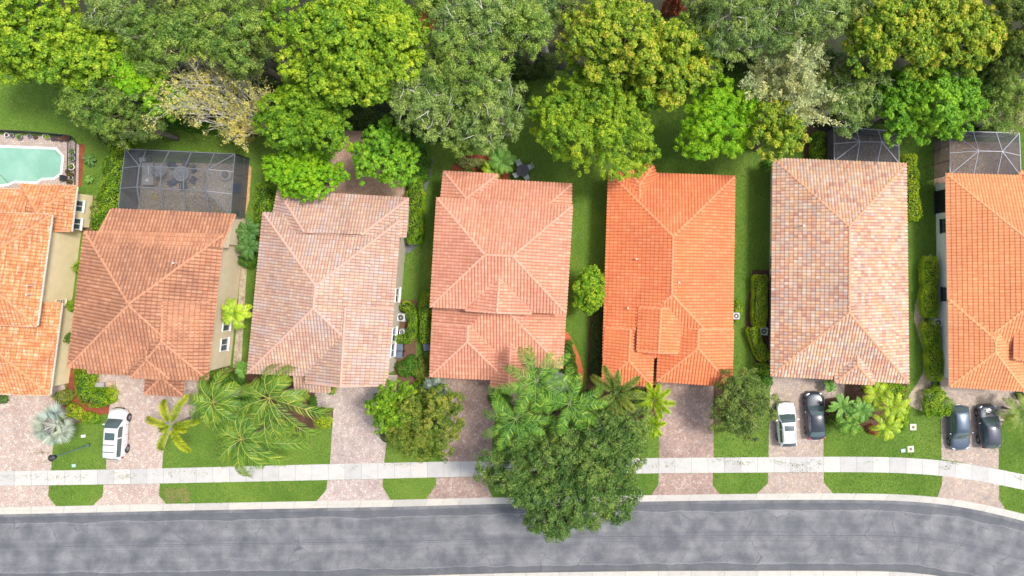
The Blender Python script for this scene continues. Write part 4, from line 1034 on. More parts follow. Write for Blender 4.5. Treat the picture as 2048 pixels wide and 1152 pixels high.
for i, t in enumerate(TR):
    g_ = W if t[2] < 225 and i < 47 else None
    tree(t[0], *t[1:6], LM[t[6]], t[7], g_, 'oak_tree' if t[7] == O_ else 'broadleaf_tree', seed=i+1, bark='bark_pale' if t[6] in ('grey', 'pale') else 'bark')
sparse_tree('yellow-leaved tree with long bare silvery branches fanning up and left', 438,192,74,76,9,LM['yellow'], 3, leafn=5, origin=(52,40), nb=40, leafr=.4)
sparse_tree('pale grey-green thin-leaved tree with wispy bare twigs', 1580,168,46,62,11,LM['pale'], 8, leafn=30, origin=(0,0), nb=30, leafr=.95)
# undergrowth
US = [(520,175,30,22),(700,225,28,24),(735,235,24,20),(795,245,30,28),(1045,130,30,28),(1090,130,22,22),(1030,190,26,26),(1370,150,30,24),(1400,110,26,24),(1640,110,30,22),(1690,120,32,20),(1735,130,30,18),(1775,150,26,20),(1990,150,28,26),(1975,250,26,16),(495,250,22,18),(215,270,24,14),(850,110,24,30),(705,190,24,20),(1480,120,34,20),(1610,110,20,14)]
UL = ['right of the yellow bare-branched tree','above the brick patio, nearest the big bright tree','at the top of the brick patio gap','left of the spreading oak with pale branches','in the dark gap above the golden-green tree','just right of the dark gap above the golden-green tree','left of the golden-green tree','on the shaded lawn right of the orange-tipped tree','at the woods edge right of the orange-tipped tree','between the pale sparse tree and the top oaks','behind the pale sparse tree to its right','left of the yellow-tipped tree over the dark gap','in the dark gap below the large yellow-tipped tree','at the left foot of the right edge oak','above the right corner of the last porch','behind the roots of the yellow bare-branched tree','beside the pool fence corner under the leaning oak','beside the red-leaved shrub','above the patio tree with rounded clumps','under the soft grey oak by the lawn','in the gap right of the grey-green top oak']
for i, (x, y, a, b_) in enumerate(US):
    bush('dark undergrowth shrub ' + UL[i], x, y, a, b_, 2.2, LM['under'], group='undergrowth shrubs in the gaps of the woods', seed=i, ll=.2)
bush('red-leaved shrub showing between trees at the top', 843,38,16,22,5.5,LM['redl'], seed=41, ll=.2)
bush('dark red shrub at the top edge beside the orange-tipped tree', 1350,2,22,10,6,LM['redl'], seed=42, ll=.2)

# front gardens
tree('bushy olive street tree with rusty tips on the strip between two driveways', 848,850,70,72,6,LM['rust'],'fine',None,'street_tree',seed=60)
tree('small bright green tree behind the rusty-tipped street tree', 782,815,50,46,5.5,LM['green'],'small',None,'street_tree',seed=61)
tree('huge dark oak spreading over the sidewalk and road', 1130,960,172,108,9,LM['oakg'],'oak',None,'oak_tree',seed=62,dens=1.35)
tree('dark oak behind the huge street oak, beside the foxtail palms', 1222,868,88,74,8,LM['oakg'],'oak',None,'oak_tree',seed=63,dens=1.2)
tree('fine-leaved oak beside the white car', 1490,812,62,62,6,LM['oakd'],'oak',None,'oak_tree',seed=64,dens=.9)
tree('clipped round light green tree on the side lawn, on a brown soil strip', 1180,583,33,40,5,LM['hedge'],'small',None,'round_tree',seed=66,dens=2.2)

fanpalm('silver-blue fan palm at the corner of the leftmost driveway', 103,852,50,3.2,PM['silver'],18,1)
fanpalm('silver fan palm behind the rusty-tipped street tree', 872,782,36,3,PM['silver'],16,2)
fanpalm('small silver fan palm beneath the royal palms', 1118,765,30,2.2,PM['silver'],14,3)
palm('foxtail palm with seven fluffy yellow-green fronds by the silver minivan', 345,850,56,4.5,PM['fox'],'fox',8,1,lw=.5,nleaf=110,up=.75,droop=1.5,angles=[8,62,115,165,200,243,305,340],lens=[.95,1.25,.95,1.0,.5,1.05,1.15,.5])
palm('wind-blown coconut palm nearest the terracotta house', 428,804,66,6,PM['coco'],'coco',12,2,droop=2.3,up=.7,lw=.8,nleaf=62,wind=(.5,-.35),rach='rachis',trunk=.15)
palm('wind-blown coconut palm in front of the pink-roofed house', 540,796,72,6.5,PM['coco'],'coco',13,3,droop=2.3,up=.7,lw=.85,nleaf=62,wind=(.3,-.6),rach='rachis',trunk=.15)
palm('wind-blown coconut palm drooping over the sidewalk', 484,878,74,6,PM['coco'],'coco',13,4,droop=2.3,up=.7,lw=.85,nleaf=62,wind=(.6,-.3),rach='rachis',trunk=.15)
palm('tall royal palm with its tip over the salmon roof', 1072,762,82,8.5,PM['royal'],'coco',12,5,lw=.62,nleaf=46,up=.5,droop=1.4,trunk=.22)
palm('royal palm in front of the brown-paved driveway', 1032,838,80,7.5,PM['royal'],'coco',12,6,lw=.62,nleaf=46,up=.5,droop=1.4,trunk=.22)
palm('royal palm over the top of the huge street oak', 1138,808,78,8,PM['royal'],'coco',11,7,lw=.62,nleaf=46,up=.5,droop=1.4,trunk=.22)
palm('olive foxtail palm over the corner of the bright orange roof', 1232,785,62,6.5,PM['foxo'],'fox',9,8,lw=.52,nleaf=110,up=.7,droop=1.5)
palm('yellow-green foxtail palm beside the dark-paved driveway', 1308,800,42,5.5,PM['lime'],'fox',9,9,lw=.42,nleaf=90,up=.75,droop=1.5)
palm('yellow-green foxtail palm at the lower edge of the foxtail group', 1306,850,30,4.5,PM['lime'],'fox',7,10,lw=.36,nleaf=80,up=.8,droop=1.5)
palm('lime green palm against the wall of the dark-stained terracotta house', 470,628,34,4,PM['lime'],'coco',12,11,lw=.4,nleaf=34,up=.7,droop=1.5,trunk=.09)
palm('dark green palm in the gap behind the dark-stained terracotta house', 496,462,27,2.6,PM['dark'],'coco',16,12,lw=.3,nleaf=26,up=.7,droop=1.4,trunk=.08)
palm('dark green palm just above the round clipped shrub in the house gap', 498,494,26,2.6,PM['dark'],'coco',16,13,lw=.3,nleaf=26,up=.7,droop=1.4,trunk=.08)
palm('leafy green palm beside the round garden table', 1004,322,28,2.5,PM['mid'],'coco',18,14,lw=.34,nleaf=28,up=.65,droop=1.2,trunk=.08,group=None)
palm('small yellow-green palm at the back eave of the salmon house', 984,340,22,2,PM['lime'],'coco',14,15,lw=.3,nleaf=24,up=.65,droop=1.2,trunk=.07,group=None)
palm('star-shaped palm right of the black sedan', 1683,812,30,2.2,PM['mid'],'broad',12,16,lw=.24,nleaf=22,up=.5,droop=.9,trunk=.08)
palm('deep green palm below the star-shaped palm', 1702,846,30,2.4,PM['royal'],'coco',14,17,lw=.36,nleaf=26,up=.6,droop=1.3,trunk=.08)
palm('mid-green palm between the star-shaped palm and the areca clump', 1722,822,28,2.6,PM['mid'],'coco',14,18,lw=.34,nleaf=26,up=.6,droop=1.3,trunk=.08)
for i, (x, y, r_, l) in enumerate([(1752,788,32,'yellow-green areca palm at the top of the clump in front of the blend-tiled house'),(1786,812,36,'yellow-green areca palm on the right of the clump'),(1772,852,32,'yellow-green areca palm low in the clump, nearest the sidewalk')]):
    palm(l, x, y, r_, 2.6+.5*i, PM['areca'], 'coco', 11, 20+i, lw=.36, nleaf=30, up=.75, droop=1.5, trunk=.07, group='areca palms in front of the blend-tiled house', rach='rachis')
palm('yellow-fringed palm at the right edge beside the last black car', 2040,826,40,2.6,PM['foxo'],'coco',18,24,lw=.4,nleaf=30,up=.6,droop=1.3,trunk=.1)
palm('small dark spiky sago palm on the strip by the pool', 179,320,13,.6,PM['dark'],'coco',18,25,lw=.12,nleaf=18,up=.5,droop=1.0,trunk=.07,name='sago_palm',group=None)
palm('pale small sago palm below the dark one by the pool', 178,358,9,.5,PM['mid'],'coco',14,26,lw=.12,nleaf=12,up=.7,droop=1.0,trunk=.06,name='sago_palm',group=None)
palm('broad-leaved plant in front of the blend-tiled house garage', 1660,771,15,1.0,PM['mid'],'broad',9,27,lw=.22,nleaf=9,up=.7,droop=1.3,trunk=.05,name='garden_plant',cat='plant',group=None)
palm('broad-leaved banana plant between the terracotta and pink-roofed houses', 486,738,18,1.8,PM['mid'],'broad',9,28,lw=.3,nleaf=10,up=.7,droop=1.3,trunk=.06,name='banana_plant',cat='plant',group=None)

# hedges
hedge('long green hedge between the pool garden and the screened patio', [(243,270),(232,300),(226,340),(220,380),(212,420),(203,458)], 34, 1.6, LM['hedge'], 1, .15, rough=.12)
hedge('low dark flowering hedge behind the screened patio', [(325,243),(360,247),(410,252),(455,256)], 20, 1.0, LM['hedged'], 2, .15)
hedge('narrow hedge along the left side of the pink-roofed house', [(526,375),(524,410),(524,450)], 24, 1.5, LM['hedge'], 3, .13, rough=.1)
hedge('thick hedge on the right of the brick patio', [(829,362),(829,400),(828,440),(826,478)], 30, 1.6, LM['hedge'], 4, .13)
hedge('dark hedge behind the patio tree, above the thick hedge', [(838,285),(842,320),(840,350)], 26, 1.6, LM['hedged'], 5, .15)
hedge('tall light green hedge along the left wall of the salmon house', [(853,592),(849,630),(853,678)], 22, 1.6, LM['hedge'], 6, .10)
hedge('curved clipped hedge around the air conditioner of the pink-roofed house', [(808,612),(819,618),(825,640),(823,662),(815,678),(798,678)], 17, 1.3, LM['hedge'], 7, .10)
hedge('long clipped hedge against the white wall, above the air conditioner', [(1523,560),(1522,600),(1521,645)], 30, 1.6, LM['hedgey'], 8, .09, rough=.03, round_=.8)
hedge('clipped slanting hedge below the air conditioner of the blend-tiled house', [(1508,662),(1516,690),(1528,712)], 26, 1.4, LM['hedgey'], 9, .09, rough=.03, round_=.8)
hedge('yellow-green hedge on the right side of the blend-tiled house', [(1821,318),(1822,360),(1826,400),(1827,432)], 27, 1.5, LM['hedgey'], 10, .13, rough=.08)
hedge('small green hedge left of the dark screened porch', [(1639,272),(1637,315)], 24, 1.4, LM['hedge'], 11, .12)
hedge('upper wall hedge along the gravel path of the light orange house', [(1862,522),(1861,560),(1860,600),(1862,626)], 28, 1.4, LM['hedgey'], 12, .10)
hedge('lower wall hedge along the gravel path of the light orange house', [(1862,652),(1868,690),(1872,725),(1873,752)], 28, 1.4, LM['hedgey'], 13, .10)
hedge('clipped hedge block beside the terracotta house front path', [(166,745),(168,785),(180,797),(210,795)], 34, 1.3, LM['hedge'], 14, .12)
hedge('low L-shaped hedge in the dark mulch before the pink-roofed house', [(623,797),(625,822),(645,824)], 12, .7, LM['hedged'], 15, .09)
hedge('dark shrubs along the left wall of the bright orange house', [(1199,620),(1196,680),(1193,760)], 20, 1.2, LM['under'], 16, .12, rough=.1)
hedge('green hedge beside the orange mulch curve', [(1133,690),(1136,730),(1146,752),(1150,790)], 24, 1.1, LM['hedged'], 17, .13, rough=.1)
bush('clipped square green shrub beside the gravel bed and black car', 1875,806,25,30,1.6,LM['hedge'], name='clipped_shrub', seed=1, ll=.12, box=True, dens=1.3)
BU = [
 ('round clipped shrub in the gap below the two dark palms',494,520,18,17,1.4,'hedged'),
 ('small round shrub behind the mulch bed of the pink-roofed house',590,800,13,11,.9,'hedge'),
 ('round bush at the edge of the dark mulch bed',572,857,16,13,.9,'hedge'),
 ('yellow-green shrub at the driveway corner of the dark mulch bed',646,846,16,13,.8,'hedgey'),
 ('round olive shrub behind the silver-blue fan palm',124,795,18,16,1.3,'rust'),
 ('bushy yellow-green shrub right of the silver-blue fan palm',146,826,18,16,1.0,'hedgey'),
 ('spreading green plant in the lawn by the minivan',180,838,18,12,.7,'hedge'),
 ('yellow-tipped shrub at the end of the clipped hedge block',222,790,9,16,1.0,'hedgey'),
 ('small shrub growing against the cream wall near the roof corner',156,535,8,13,1.6,'hedge'),
 ('small shrub growing against the cream wall at mid length',145,612,8,13,1.6,'hedge'),
 ('dark small shrub against the lower cream wall',139,676,7,12,1.5,'hedged'),
 ('dark shrub at the left photo edge below the orange roof',0,797,9,10,1.1,'hedged'),
 ('leafy shrub between the bins and the small bright tree',820,735,26,22,1.3,'hedged'),
 ('rust-tipped shrub beside the garage of the salmon house',845,742,20,24,1.4,'rust'),
 ('green shrub between the bright small tree and the salmon garage',850,775,26,18,1.4,'hedge'),
 ('shrub at the pink-roofed porch corner',661,778,10,11,.8,'hedge'),
 ('dark round shrub half under the small bright tree',768,872,9,12,.7,'under'),
 ('round clipped shrub at the front corner of the white wall',1527,738,15,14,1.1,'hedge'),
 ('dark shrub beside the front corner of the white wall',1532,762,14,12,1.0,'hedged'),
 ('broad yellow-green groundcover mound in front of the blend-tiled house',1772,782,44,18,.8,'hedge'),
 ('green groundcover mound behind the areca palms',1800,830,18,34,.8,'hedge'),
 ('variegated yellow bush in the red-mulched bed',938,325,24,11,.8,'variegated'),
 ('second variegated yellow bush nearer the green palm',968,328,16,10,.8,'variegated'),
 ('low green edging shrub along the back eave of the salmon house',930,346,32,7,.6,'hedged'),
 ('green shrub beneath the tall royal palm',1100,800,26,22,1.4,'hedged'),
 ('dark shrub under the royal palms near the driveway',1000,800,22,20,1.2,'hedged'),
 ('shrub behind the foxtail palms against the orange wing',1268,800,34,20,1.4,'hedged'),
 ('pale shrub under the royal palm nearest the driveway',1040,868,20,14,.9,'oak'),
 ('shrub at the base of the olive foxtail palm',1190,815,26,16,1.3,'hedged'),
 ('small dark shrub behind the roof corner of the blend-tiled house',1535,328,9,9,1.0,'hedged'),
 ('low curved planting at the bright orange house side door',1476,620,9,22,.5,'hedge'),
 ('olive bush at the left of the star-shaped palm',1668,840,16,12,.7,'rust'),
 ('reddish shrub in the middle of the areca clump',1746,860,12,10,.8,'redl'),
 ('dark shrub beside the right photo edge garage',2044,792,10,8,1.0,'under'),
 ('spindly shrub strip between the pool garden and the long hedge',193,428,16,30,1.0,'oak'),
 ('dark plants behind the coconut palms at the terracotta house',452,768,34,18,1.4,'hedged'),
 ('dense dark plants under the coconut palms at the pink-roofed house',540,768,34,14,1.4,'hedged'),
 ('bushy plants between the two left coconut palms',488,800,26,22,1.2,'hedged'),
 ('yellow ornamental shrub at the top of the yellow bare tree base',492,262,16,22,1.2,'yellow'),
 ('leafy shrub on the inner curve of the narrow gravel path',1850,600,8,30,.6,'hedgey'),
]
for i, b_ in enumerate(BU): bush(b_[0], *b_[1:6], LM[b_[6]], seed=100+i, ll=.11 if b_[3] < 22 else .14)

# ---------------------------------------------------------------- grass blades over the lawns in view
def inpoly(px, py, pts):
    n = len(pts); res = np.zeros(len(px), bool); j = n-1
    for i in range(n):
        xi, yi = pts[i]; xj, yj = pts[j]
        c_ = ((yi > py) != (yj > py)) & (px < (xj-xi)*(py-yi)/((yj-yi) or 1e-9)+xi); res ^= c_; j = i
    return res
rg = np.random.default_rng(99); NB = 420000
gx = rg.uniform(-40, 2090, NB); gy = rg.uniform(150, 1030, NB); keep = np.ones(NB, bool)
walls_ = [[(176,466),(470,505),(462,745),(150,735)],[(40,372),(180,395),(140,785),(-60,785),(-60,372)],[(545,395),(808,440),(785,755),(510,745)],[(885,365),(1135,375),(1120,735),(875,745)],[(1222,350),(1458,358),(1455,755),(1212,750)],[(1548,335),(1800,335),(1805,755),(1545,750)],[(1875,360),(2100,360),(2100,770),(1880,765)]]
for pl_ in SHEETS + walls_ + [walk_t + walk_b[::-1]]: keep &= ~inpoly(gx, gy, pl_)
kt = np.array(kerb_t); keep &= gy < np.interp(gx, kt[:, 0], kt[:, 1]) - .6
gx, gy = gx[keep], gy[keep]; n = len(gx)
X = (gx-NX)*CAMH/FPX; Y = (NY-gy)*CAMH/FPX; a = rg.uniform(0, 6.283, n); L = rg.uniform(.05, .13, n); wd = rg.uniform(.012, .03, n)
dx, dy = np.cos(a), np.sin(a); hh = rg.uniform(.03, .075, n)
v = np.stack([np.stack([X-dy*wd, Y+dx*wd, np.full(n, .003)], 1), np.stack([X+dy*wd, Y-dx*wd, np.full(n, .003)], 1), np.stack([X+dx*L+dy*wd*.3, Y+dy*L-dx*wd*.3, hh], 1), np.stack([X+dx*L-dy*wd*.3, Y+dy*L+dx*wd*.3, hh], 1)], 1).reshape(-1, 3)
rn = np.clip(.45 + rg.normal(size=n)*.22 + .13*np.sin(X*1.3+np.sin(Y*.9)*2)*np.cos(Y*1.1) + .16*np.sin(X*.37+1.3*np.sin(Y*.51))*np.sin(Y*.43+X*.11), 0, 1)
gm = leafmat('grass_blades', [(.055,.13,.012),(.10,.20,.022),(.16,.27,.035),(.27,.33,.07)], .7, .2)
o = quadmesh('grass', v, np.repeat(rn, 4), gm); tag(o, 'short mown green grass of the lawns around the houses', 'grass', None, 'stuff')
# ================================================================ POOL, CAGES, FURNITURE
M['water'] = None
m, nt, b = newmat('pool_water'); n = noise(nt, .5, 4, .6, geo(nt), .2); r = ramp(nt, [(.3,(.19,.38,.29)),(.5,(.23,.43,.34)),(.7,(.28,.48,.39))])
nt.links.new(n.outputs[0], r.inputs[0]); nt.links.new(r.outputs[0], b.inputs['Base Color']); b.inputs['Roughness'].default_value = .12; b.inputs['IOR'].default_value = 1.33
bump(nt, b, noise(nt, 5, 3, .6, geo(nt)).outputs[0], .15, .03); M['water'] = m
poly('pool_deck', [(-200,268),(0,269),(100,273),(146,282),(158,290),(156,372),(150,400),(-200,400)], .05, M['pav_deck'], thick=.05)
wp = [(-260,294),(0,295),(110.7,299),(123.7,313),(120,346),(107,355),(83,356),(72,363),(28,361.5),(16,367),(0,369),(-260,366)]
cen = (-70, 330)
def grow(pts, d):
    out = []
    n = len(pts)
    for i in range(n):
        a, b_, c_ = Vector(pts[i-1]), Vector(pts[i]), Vector(pts[(i+1) % n]); e1 = (b_-a).normalized(); e2 = (c_-b_).normalized()
        n1 = Vector((e1.y, -e1.x)); n2 = Vector((e2.y, -e2.x)); out.append(tuple(b_ + (n1+n2)*(d/(1+n1.dot(n2)))))
    return out
pool = thing('swimming_pool', 'pale green swimming pool with white coping and cut corners', 'swimming pool', P(*cen, 0))
def under(o, par):
    o.parent = par; o.matrix_parent_inverse = Matrix.Translation(-Vector(par.location)); 
    for k_ in ('kind',):
        if k_ in o: del o[k_]
    return o
cop = grow(wp, 4.5)
vs = [P(x, y, .09) for x, y in wp] + [P(x, y, .09) for x, y in cop]; n_ = len(wp)
mb = MB(); mb.add(vs, [(i, (i+1) % n_, (i+1) % n_+n_, i+n_) for i in range(n_)])
mb.add([P(x, y, .09) for x, y in cop] + [P(x, y, .0) for x, y in cop], [(i, (i+1) % n_, (i+1) % n_+n_, i+n_) for i in range(n_)])
under(mb.build('coping', M['white']), pool)
under(poly('water', wp, .06, M['water'], kind=None), pool)
mb = MB()
for (a, b_) in (((0,349),(16,366)), ((-20,352),(0,349))): mb.bar(P(*a, .068), P(*b_, .068), .12, .01)
mb.bar(P(111,303,.068), P(119,312,.068), .10, .01); under(mb.build('step', M['glassblock']), pool)
# pool fence
f = thing('pool_fence', 'low dark aluminium fence along the top and right of the pool deck', 'fence', P(0,266,0))
mb = MB(); pts = [(-200,262),(0,264),(70,267),(146,274),(154,284),(152,372)]
for a, b_ in zip(pts[:-1], pts[1:]):
    A, Bb = P(*a, 0), P(*b_, 0); L = (Bb-A).length
    for zz in (.15, 1.15): mb.bar(A+Vector((0,0,zz)), Bb+Vector((0,0,zz)), .06, .05)
    for k in range(int(L/.14)): 
        q = A.lerp(Bb, k*.14/L); mb.bar(q+Vector((0,0,.1)), q+Vector((0,0,1.15)), .02)
under(mb.build('rails', M['dark']), f)
M['terracotta'] = plain('pot_clay', (.20,.09,.06), .8); M['potdark'] = plain('pot_dark', (.05,.045,.05), .4); M['potblue'] = plain('pot_blue', (.20,.30,.42), .3); M['potwhite'] = plain('pot_white', (.7,.7,.7), .4)
def pot(x, y, r_, mt, lab, plant=None, grp='plant pots lined up by the pool fence', seed=0):
    rt = thing('plant_pot', lab, 'plant pot', P(x, y, .05), 0, grp); m_ = MB(); h = r_*1.6
    m_.lathe((0,0,0), [(r_*.6,0),(r_*.95,h*.8),(r_*1.08,h*.82),(r_*1.08,h),(r_*.9,h),(r_*.85,h*.85)], 14); m_.build('pot', mt, rt, True)
    s2 = MB(); s2.cyl((0,0,h*.84), r_*.86, .01, 14); s2.build('soil', M['mulch'], rt)
    if plant:
        rg = np.random.default_rng(seed); n = 140; C_ = rg.normal(size=(n,3))*r_*.5; C_[:,2] = abs(C_[:,2])+h; N_ = rg.normal(size=(n,3))+np.array([0,0,1]); L = rg.uniform(.06,.14,n)
        leafmesh('plant', C_, N_, L, L*.4, rg.uniform(0,1,n), plant, rt)
for i, (x, y, r_, mt, lb, pl_) in enumerate([
 (18,271,.20,'potwhite','white pot at the left end of the row by the pool fence',None),(28,272,.2,'potblue','blue pot second in the row by the pool fence',None),(44,275,.24,'potblue','pale pot with a leafy plant in the row by the pool fence','hedge'),(62,273,.17,'potblue','small blue pot in the middle of the row by the pool fence',None),
 (74,275,.18,'potdark','small black pot next to the small blue pot',None),(92,274,.16,'potwhite','small white pot left of the leafy pot',None),(100,275,.2,'potblue','pot with a grassy plant in the row by the pool fence','hedgey'),
 (110,278,.2,'potdark','dark clay pot at the right of the row, first of three',None),(118,278,.2,'potdark','dark clay pot at the right of the row, middle of three',None),(127,279,.22,'potdark','dark clay pot at the right of the row, last of three',None),
 (139,277,.28,'potdark','pot with a purple-grey plant at the fence corner','redl'),(150,305,.26,'potblue','pale blue pot by the right fence of the pool','grey'),(150,318,.24,'potblue','pale blue pot with grey foliage halfway down the right fence','grey'),(149,335,.28,'potwhite','bushy grey-green potted plant down the right fence','oak'),
 (139,344,.2,'potdark','dark pot above the black box by the pool',None),(146,350,.2,'terracotta','clay pot at the lower right of the pool deck','rust'),(144,364,.2,'terracotta','clay pot next to the house corner by the pool','rust'),(146,356,.18,'potwhite','small white pot at the lower right of the pool deck',None)]):
    pot(x, y, r_, M[mt], lb, LM[pl_] if pl_ else None, seed=i)
bx = thing('storage_box', 'small black box standing on the deck at the pool corner', 'box', P(131,357,.05)); m_ = MB(); m_.box((0,0,.25),(.3,.5,.5)); m_.build('body', M['potdark'], bx, bevel=.03); m_ = MB(); m_.box((0,0,.52),(.34,.54,.05)); m_.build('lid', M['dark'], bx, bevel=.01)

# screen mesh
m, nt, b = newmat('screen_mesh'); b.inputs['Base Color'].default_value = (.075,.078,.09,1); b.inputs['Roughness'].default_value = .6
tp = nt.nodes.new('ShaderNodeBsdfTransparent'); mx = nt.nodes.new('ShaderNodeMixShader'); mx.inputs[0].default_value = .46
nt.links.new(tp.outputs[0], mx.inputs[1]); nt.links.new(b.outputs[0], mx.inputs[2]); nt.links.new(mx.outputs[0], nt.nodes['Material Output'].inputs[0]); M['screen'] = m
m2 = m.copy(); m2.name = 'screen_mesh_side'; m2.node_tree.nodes['Mix Shader'].inputs[0].default_value = .72; M['screen_side'] = m2
M['bronze'] = plain('bronze_frame', (.10,.105,.12), .45); M['alu'] = plain('white_frame', (.32,.32,.36), .5); M['grey'] = plain('grey_frame', (.13,.14,.16), .5)
def cage(label, roofpts, roofpolys, beams, side_edges, frame_m, ref, bw=.09, side_m=None):
    """roofpts: name -> (px,py,z); side_edges: list of (a,b) whose wall goes down to the ground"""
    V_ = {k: P(*v) for k, v in roofpts.items()}
    rt = thing('screen_enclosure', label, 'screen enclosure', V_[ref].xy.to_3d())
    off = Vector((V_[ref].x, V_[ref].y, 0)); L_ = {k: v-off for k, v in V_.items()}
    for pp in roofpolys:
        m_ = MB(); m_.add([L_[k] for k in pp], [tuple(range(len(pp)))]); m_.build('screen_panel', M['screen'], rt)
    for a, b_, nd in side_edges:
        m_ = MB(); A, Bb = L_[a], L_[b_]; m_.add([A, Bb, Vector((Bb.x, Bb.y, 0)), Vector((A.x, A.y, 0))], [(0,1,2,3)]); m_.build('screen_panel', M['screen_side'], rt)
        p_ = MB()
        for k in range(nd+1): q = A.lerp(Bb, k/nd); p_.bar((q.x, q.y, 0), q, .06)
        p_.bar(A*1-Vector((0,0,A.z*.62)), Bb-Vector((0,0,Bb.z*.62)), .05); p_.build('post', M['bronze'], rt)
    for a, b_ in beams:
        m_ = MB(); m_.bar(L_[a], L_[b_], bw, .07); m_.build('beam', frame_m, rt)
    return rt
patioB = poly('patio', [(246,325),(492,327),(488,440),(232,440)], .013, M['pav_deck'])
rpB = dict(A=(251,298,2.7),B=(293,299.5,2.7),C=(338.5,302,2.7),D=(383,304.5,2.7),E=(428.5,307,2.7),F=(470,308,2.7),
 a=(246,336,2.7),b=(279,332,3.5),c=(323,335,3.5),d=(369,337,3.5),e=(416,339,3.5),f=(467,343,2.7),
 a2=(241,377,2.7),b2=(274,374,3.5),c2=(321,378,3.5),d2=(367,380,3.5),e2=(413.5,382,3.5),f2=(464,388,2.7),
 A3=(237,417,2.7),B3=(281,419,2.75),C3=(327,422,2.75),D3=(373,424,2.75),E3=(418,427,2.75),F3=(461,431,2.7))
cage('black screened pool cage over the patio behind the terracotta house', rpB,
 ['ABba','BCcb','CDdc','DEed','EFfe',('a','b','b2','a2'),('b','c','c2','b2'),('c','d','d2','c2'),('d','e','e2','d2'),('e','f','f2','e2'),('a2','b2','B3','A3'),('b2','c2','C3','B3'),('c2','d2','D3','C3'),('d2','e2','E3','D3'),('e2','f2','F3','E3')],
 [('A','F'),('a','b'),('b','e'),('e','f'),('a2','b2'),('b2','e2'),('e2','f2'),('A','b'),('b','b2'),('b2','B3'),('B','b'),('C','c'),('c','c2'),('c2','C3'),('D','d'),('d','d2'),('d2','D3'),('E','e'),('e','e2'),('e2','E3'),('F','e'),('F','f'),('f','f2'),('f2','F3'),('e2','F3'),('A','a'),('a','a2'),('a2','A3')],
 [('A','F',5),('A','A3',3),('F','F3',3)], M['grey'], 'A', .07)
poly('patio', [(1655,268),(1798,272),(1800,330),(1655,325)], .013, M['pav_d'])
rpF = dict(A=(1668,253,2.8),B=(1711,256,2.8),C=(1756,259,2.8),D=(1797,263,2.8),a=(1668,287.5,3.0),b=(1719.5,283.5,3.5),c=(1763.5,284,3.5),d=(1797.5,292,3.0),E=(1668.5,322,2.85),F=(1713,323,2.85),G=(1755,324,2.85),H=(1798,326,2.85))
cage('dark screened porch with pale ribs behind the blend-tiled house', rpF, [('A','B','b'),('A','b','a'),('B','C','c','b'),('C','D','c'),('D','d','c'),('a','b','E'),('b','F','E'),('b','c','G','F'),('c','H','G'),('c','d','H')],
 [('A','D'),('A','E'),('D','H'),('a','b'),('b','c'),('c','d'),('A','b'),('B','b'),('C','c'),('D','c'),('E','b'),('F','b'),('G','c'),('H','c'),('E','H')], [('A','D',4),('A','E',2),('D','H',2)], M['alu'], 'A', .055)
poly('patio', [(1868,282),(2040,285),(2042,372),(1868,374)], .013, M['pav_patio'])
rpG = dict(A=(1899.5,262,3.0),B=(1946,262.5,3.0),C=(1992,264,3.0),D=(2038.5,266,3.0),a=(1899.5,306,3.1),b=(1957,302,3.7),c=(2004.5,303,3.7),d=(2039.5,311,3.1),E=(1900,349,3.02),F=(1947,350,3.02),G=(1994,351,3.02),H=(2042,352.5,3.02))
cage('dark screened porch beside the vivid green tree, behind the light orange house', rpG, [('A','B','b'),('A','b','a'),('B','C','c','b'),('C','D','c'),('D','d','c'),('a','b','E'),('b','F','E'),('b','c','G','F'),('c','H','G'),('c','d','H')],
 [('A','D'),('A','E'),('D','H'),('a','b'),('b','c'),('c','d'),('A','b'),('B','b'),('C','c'),('D','c'),('E','b'),('F','b'),('G','c'),('H','c'),('E','H')], [('A','D',4),('A','E',3),('D','H',2)], M['alu'], 'A', .055)

M['tabletop'] = plain('table_top_grey', (.40,.42,.44), .3, .2); M['chairfab'] = plain('chair_sling', (.07,.09,.13), .7); M['steel'] = plain('steel', (.55,.56,.58), .3, .6); M['tabledark'] = plain('table_dark', (.07,.07,.085), .5)
M['chairpale'] = plain('chair_pale', (.42,.46,.47), .7); M['umb'] = plain('umbrella_cloth', (.30,.31,.34), .9); M['stone'] = plain('stone_grey', (.34,.33,.31), .8, 0, .2, 6)
def chair(lab, loc, rz, seatm, grp):
    rt = thing('garden_chair', lab, 'chair', loc, rz, grp)
    m_ = MB(); m_.box((0,0,.42),(.50,.48,.05)); m_.build('seat', seatm, rt, bevel=.02)
    m_ = MB(); m_.add([(-.25,.20,.44),(.25,.20,.44),(.25,.34,.92),(-.25,.34,.92),(-.25,.24,.44),(.25,.24,.44),(.25,.38,.92),(-.25,.38,.92)], [(0,1,2,3),(7,6,5,4),(0,4,5,1),(3,2,6,7),(0,3,7,4),(1,5,6,2)]); m_.build('backrest', seatm, rt, bevel=.01)
    for sx in (-1,1):
        m_ = MB(); m_.tube([(sx*.27,-.2,.62),(sx*.28,.26,.64)], .022, 6); m_.build('armrest', M['dark'], rt)
        for sy in (-1,1): m_ = MB(); m_.tube([(sx*.26,sy*.22,0),(sx*.25,sy*.2,.44)], .02, 6); m_.build('leg', M['dark'], rt)
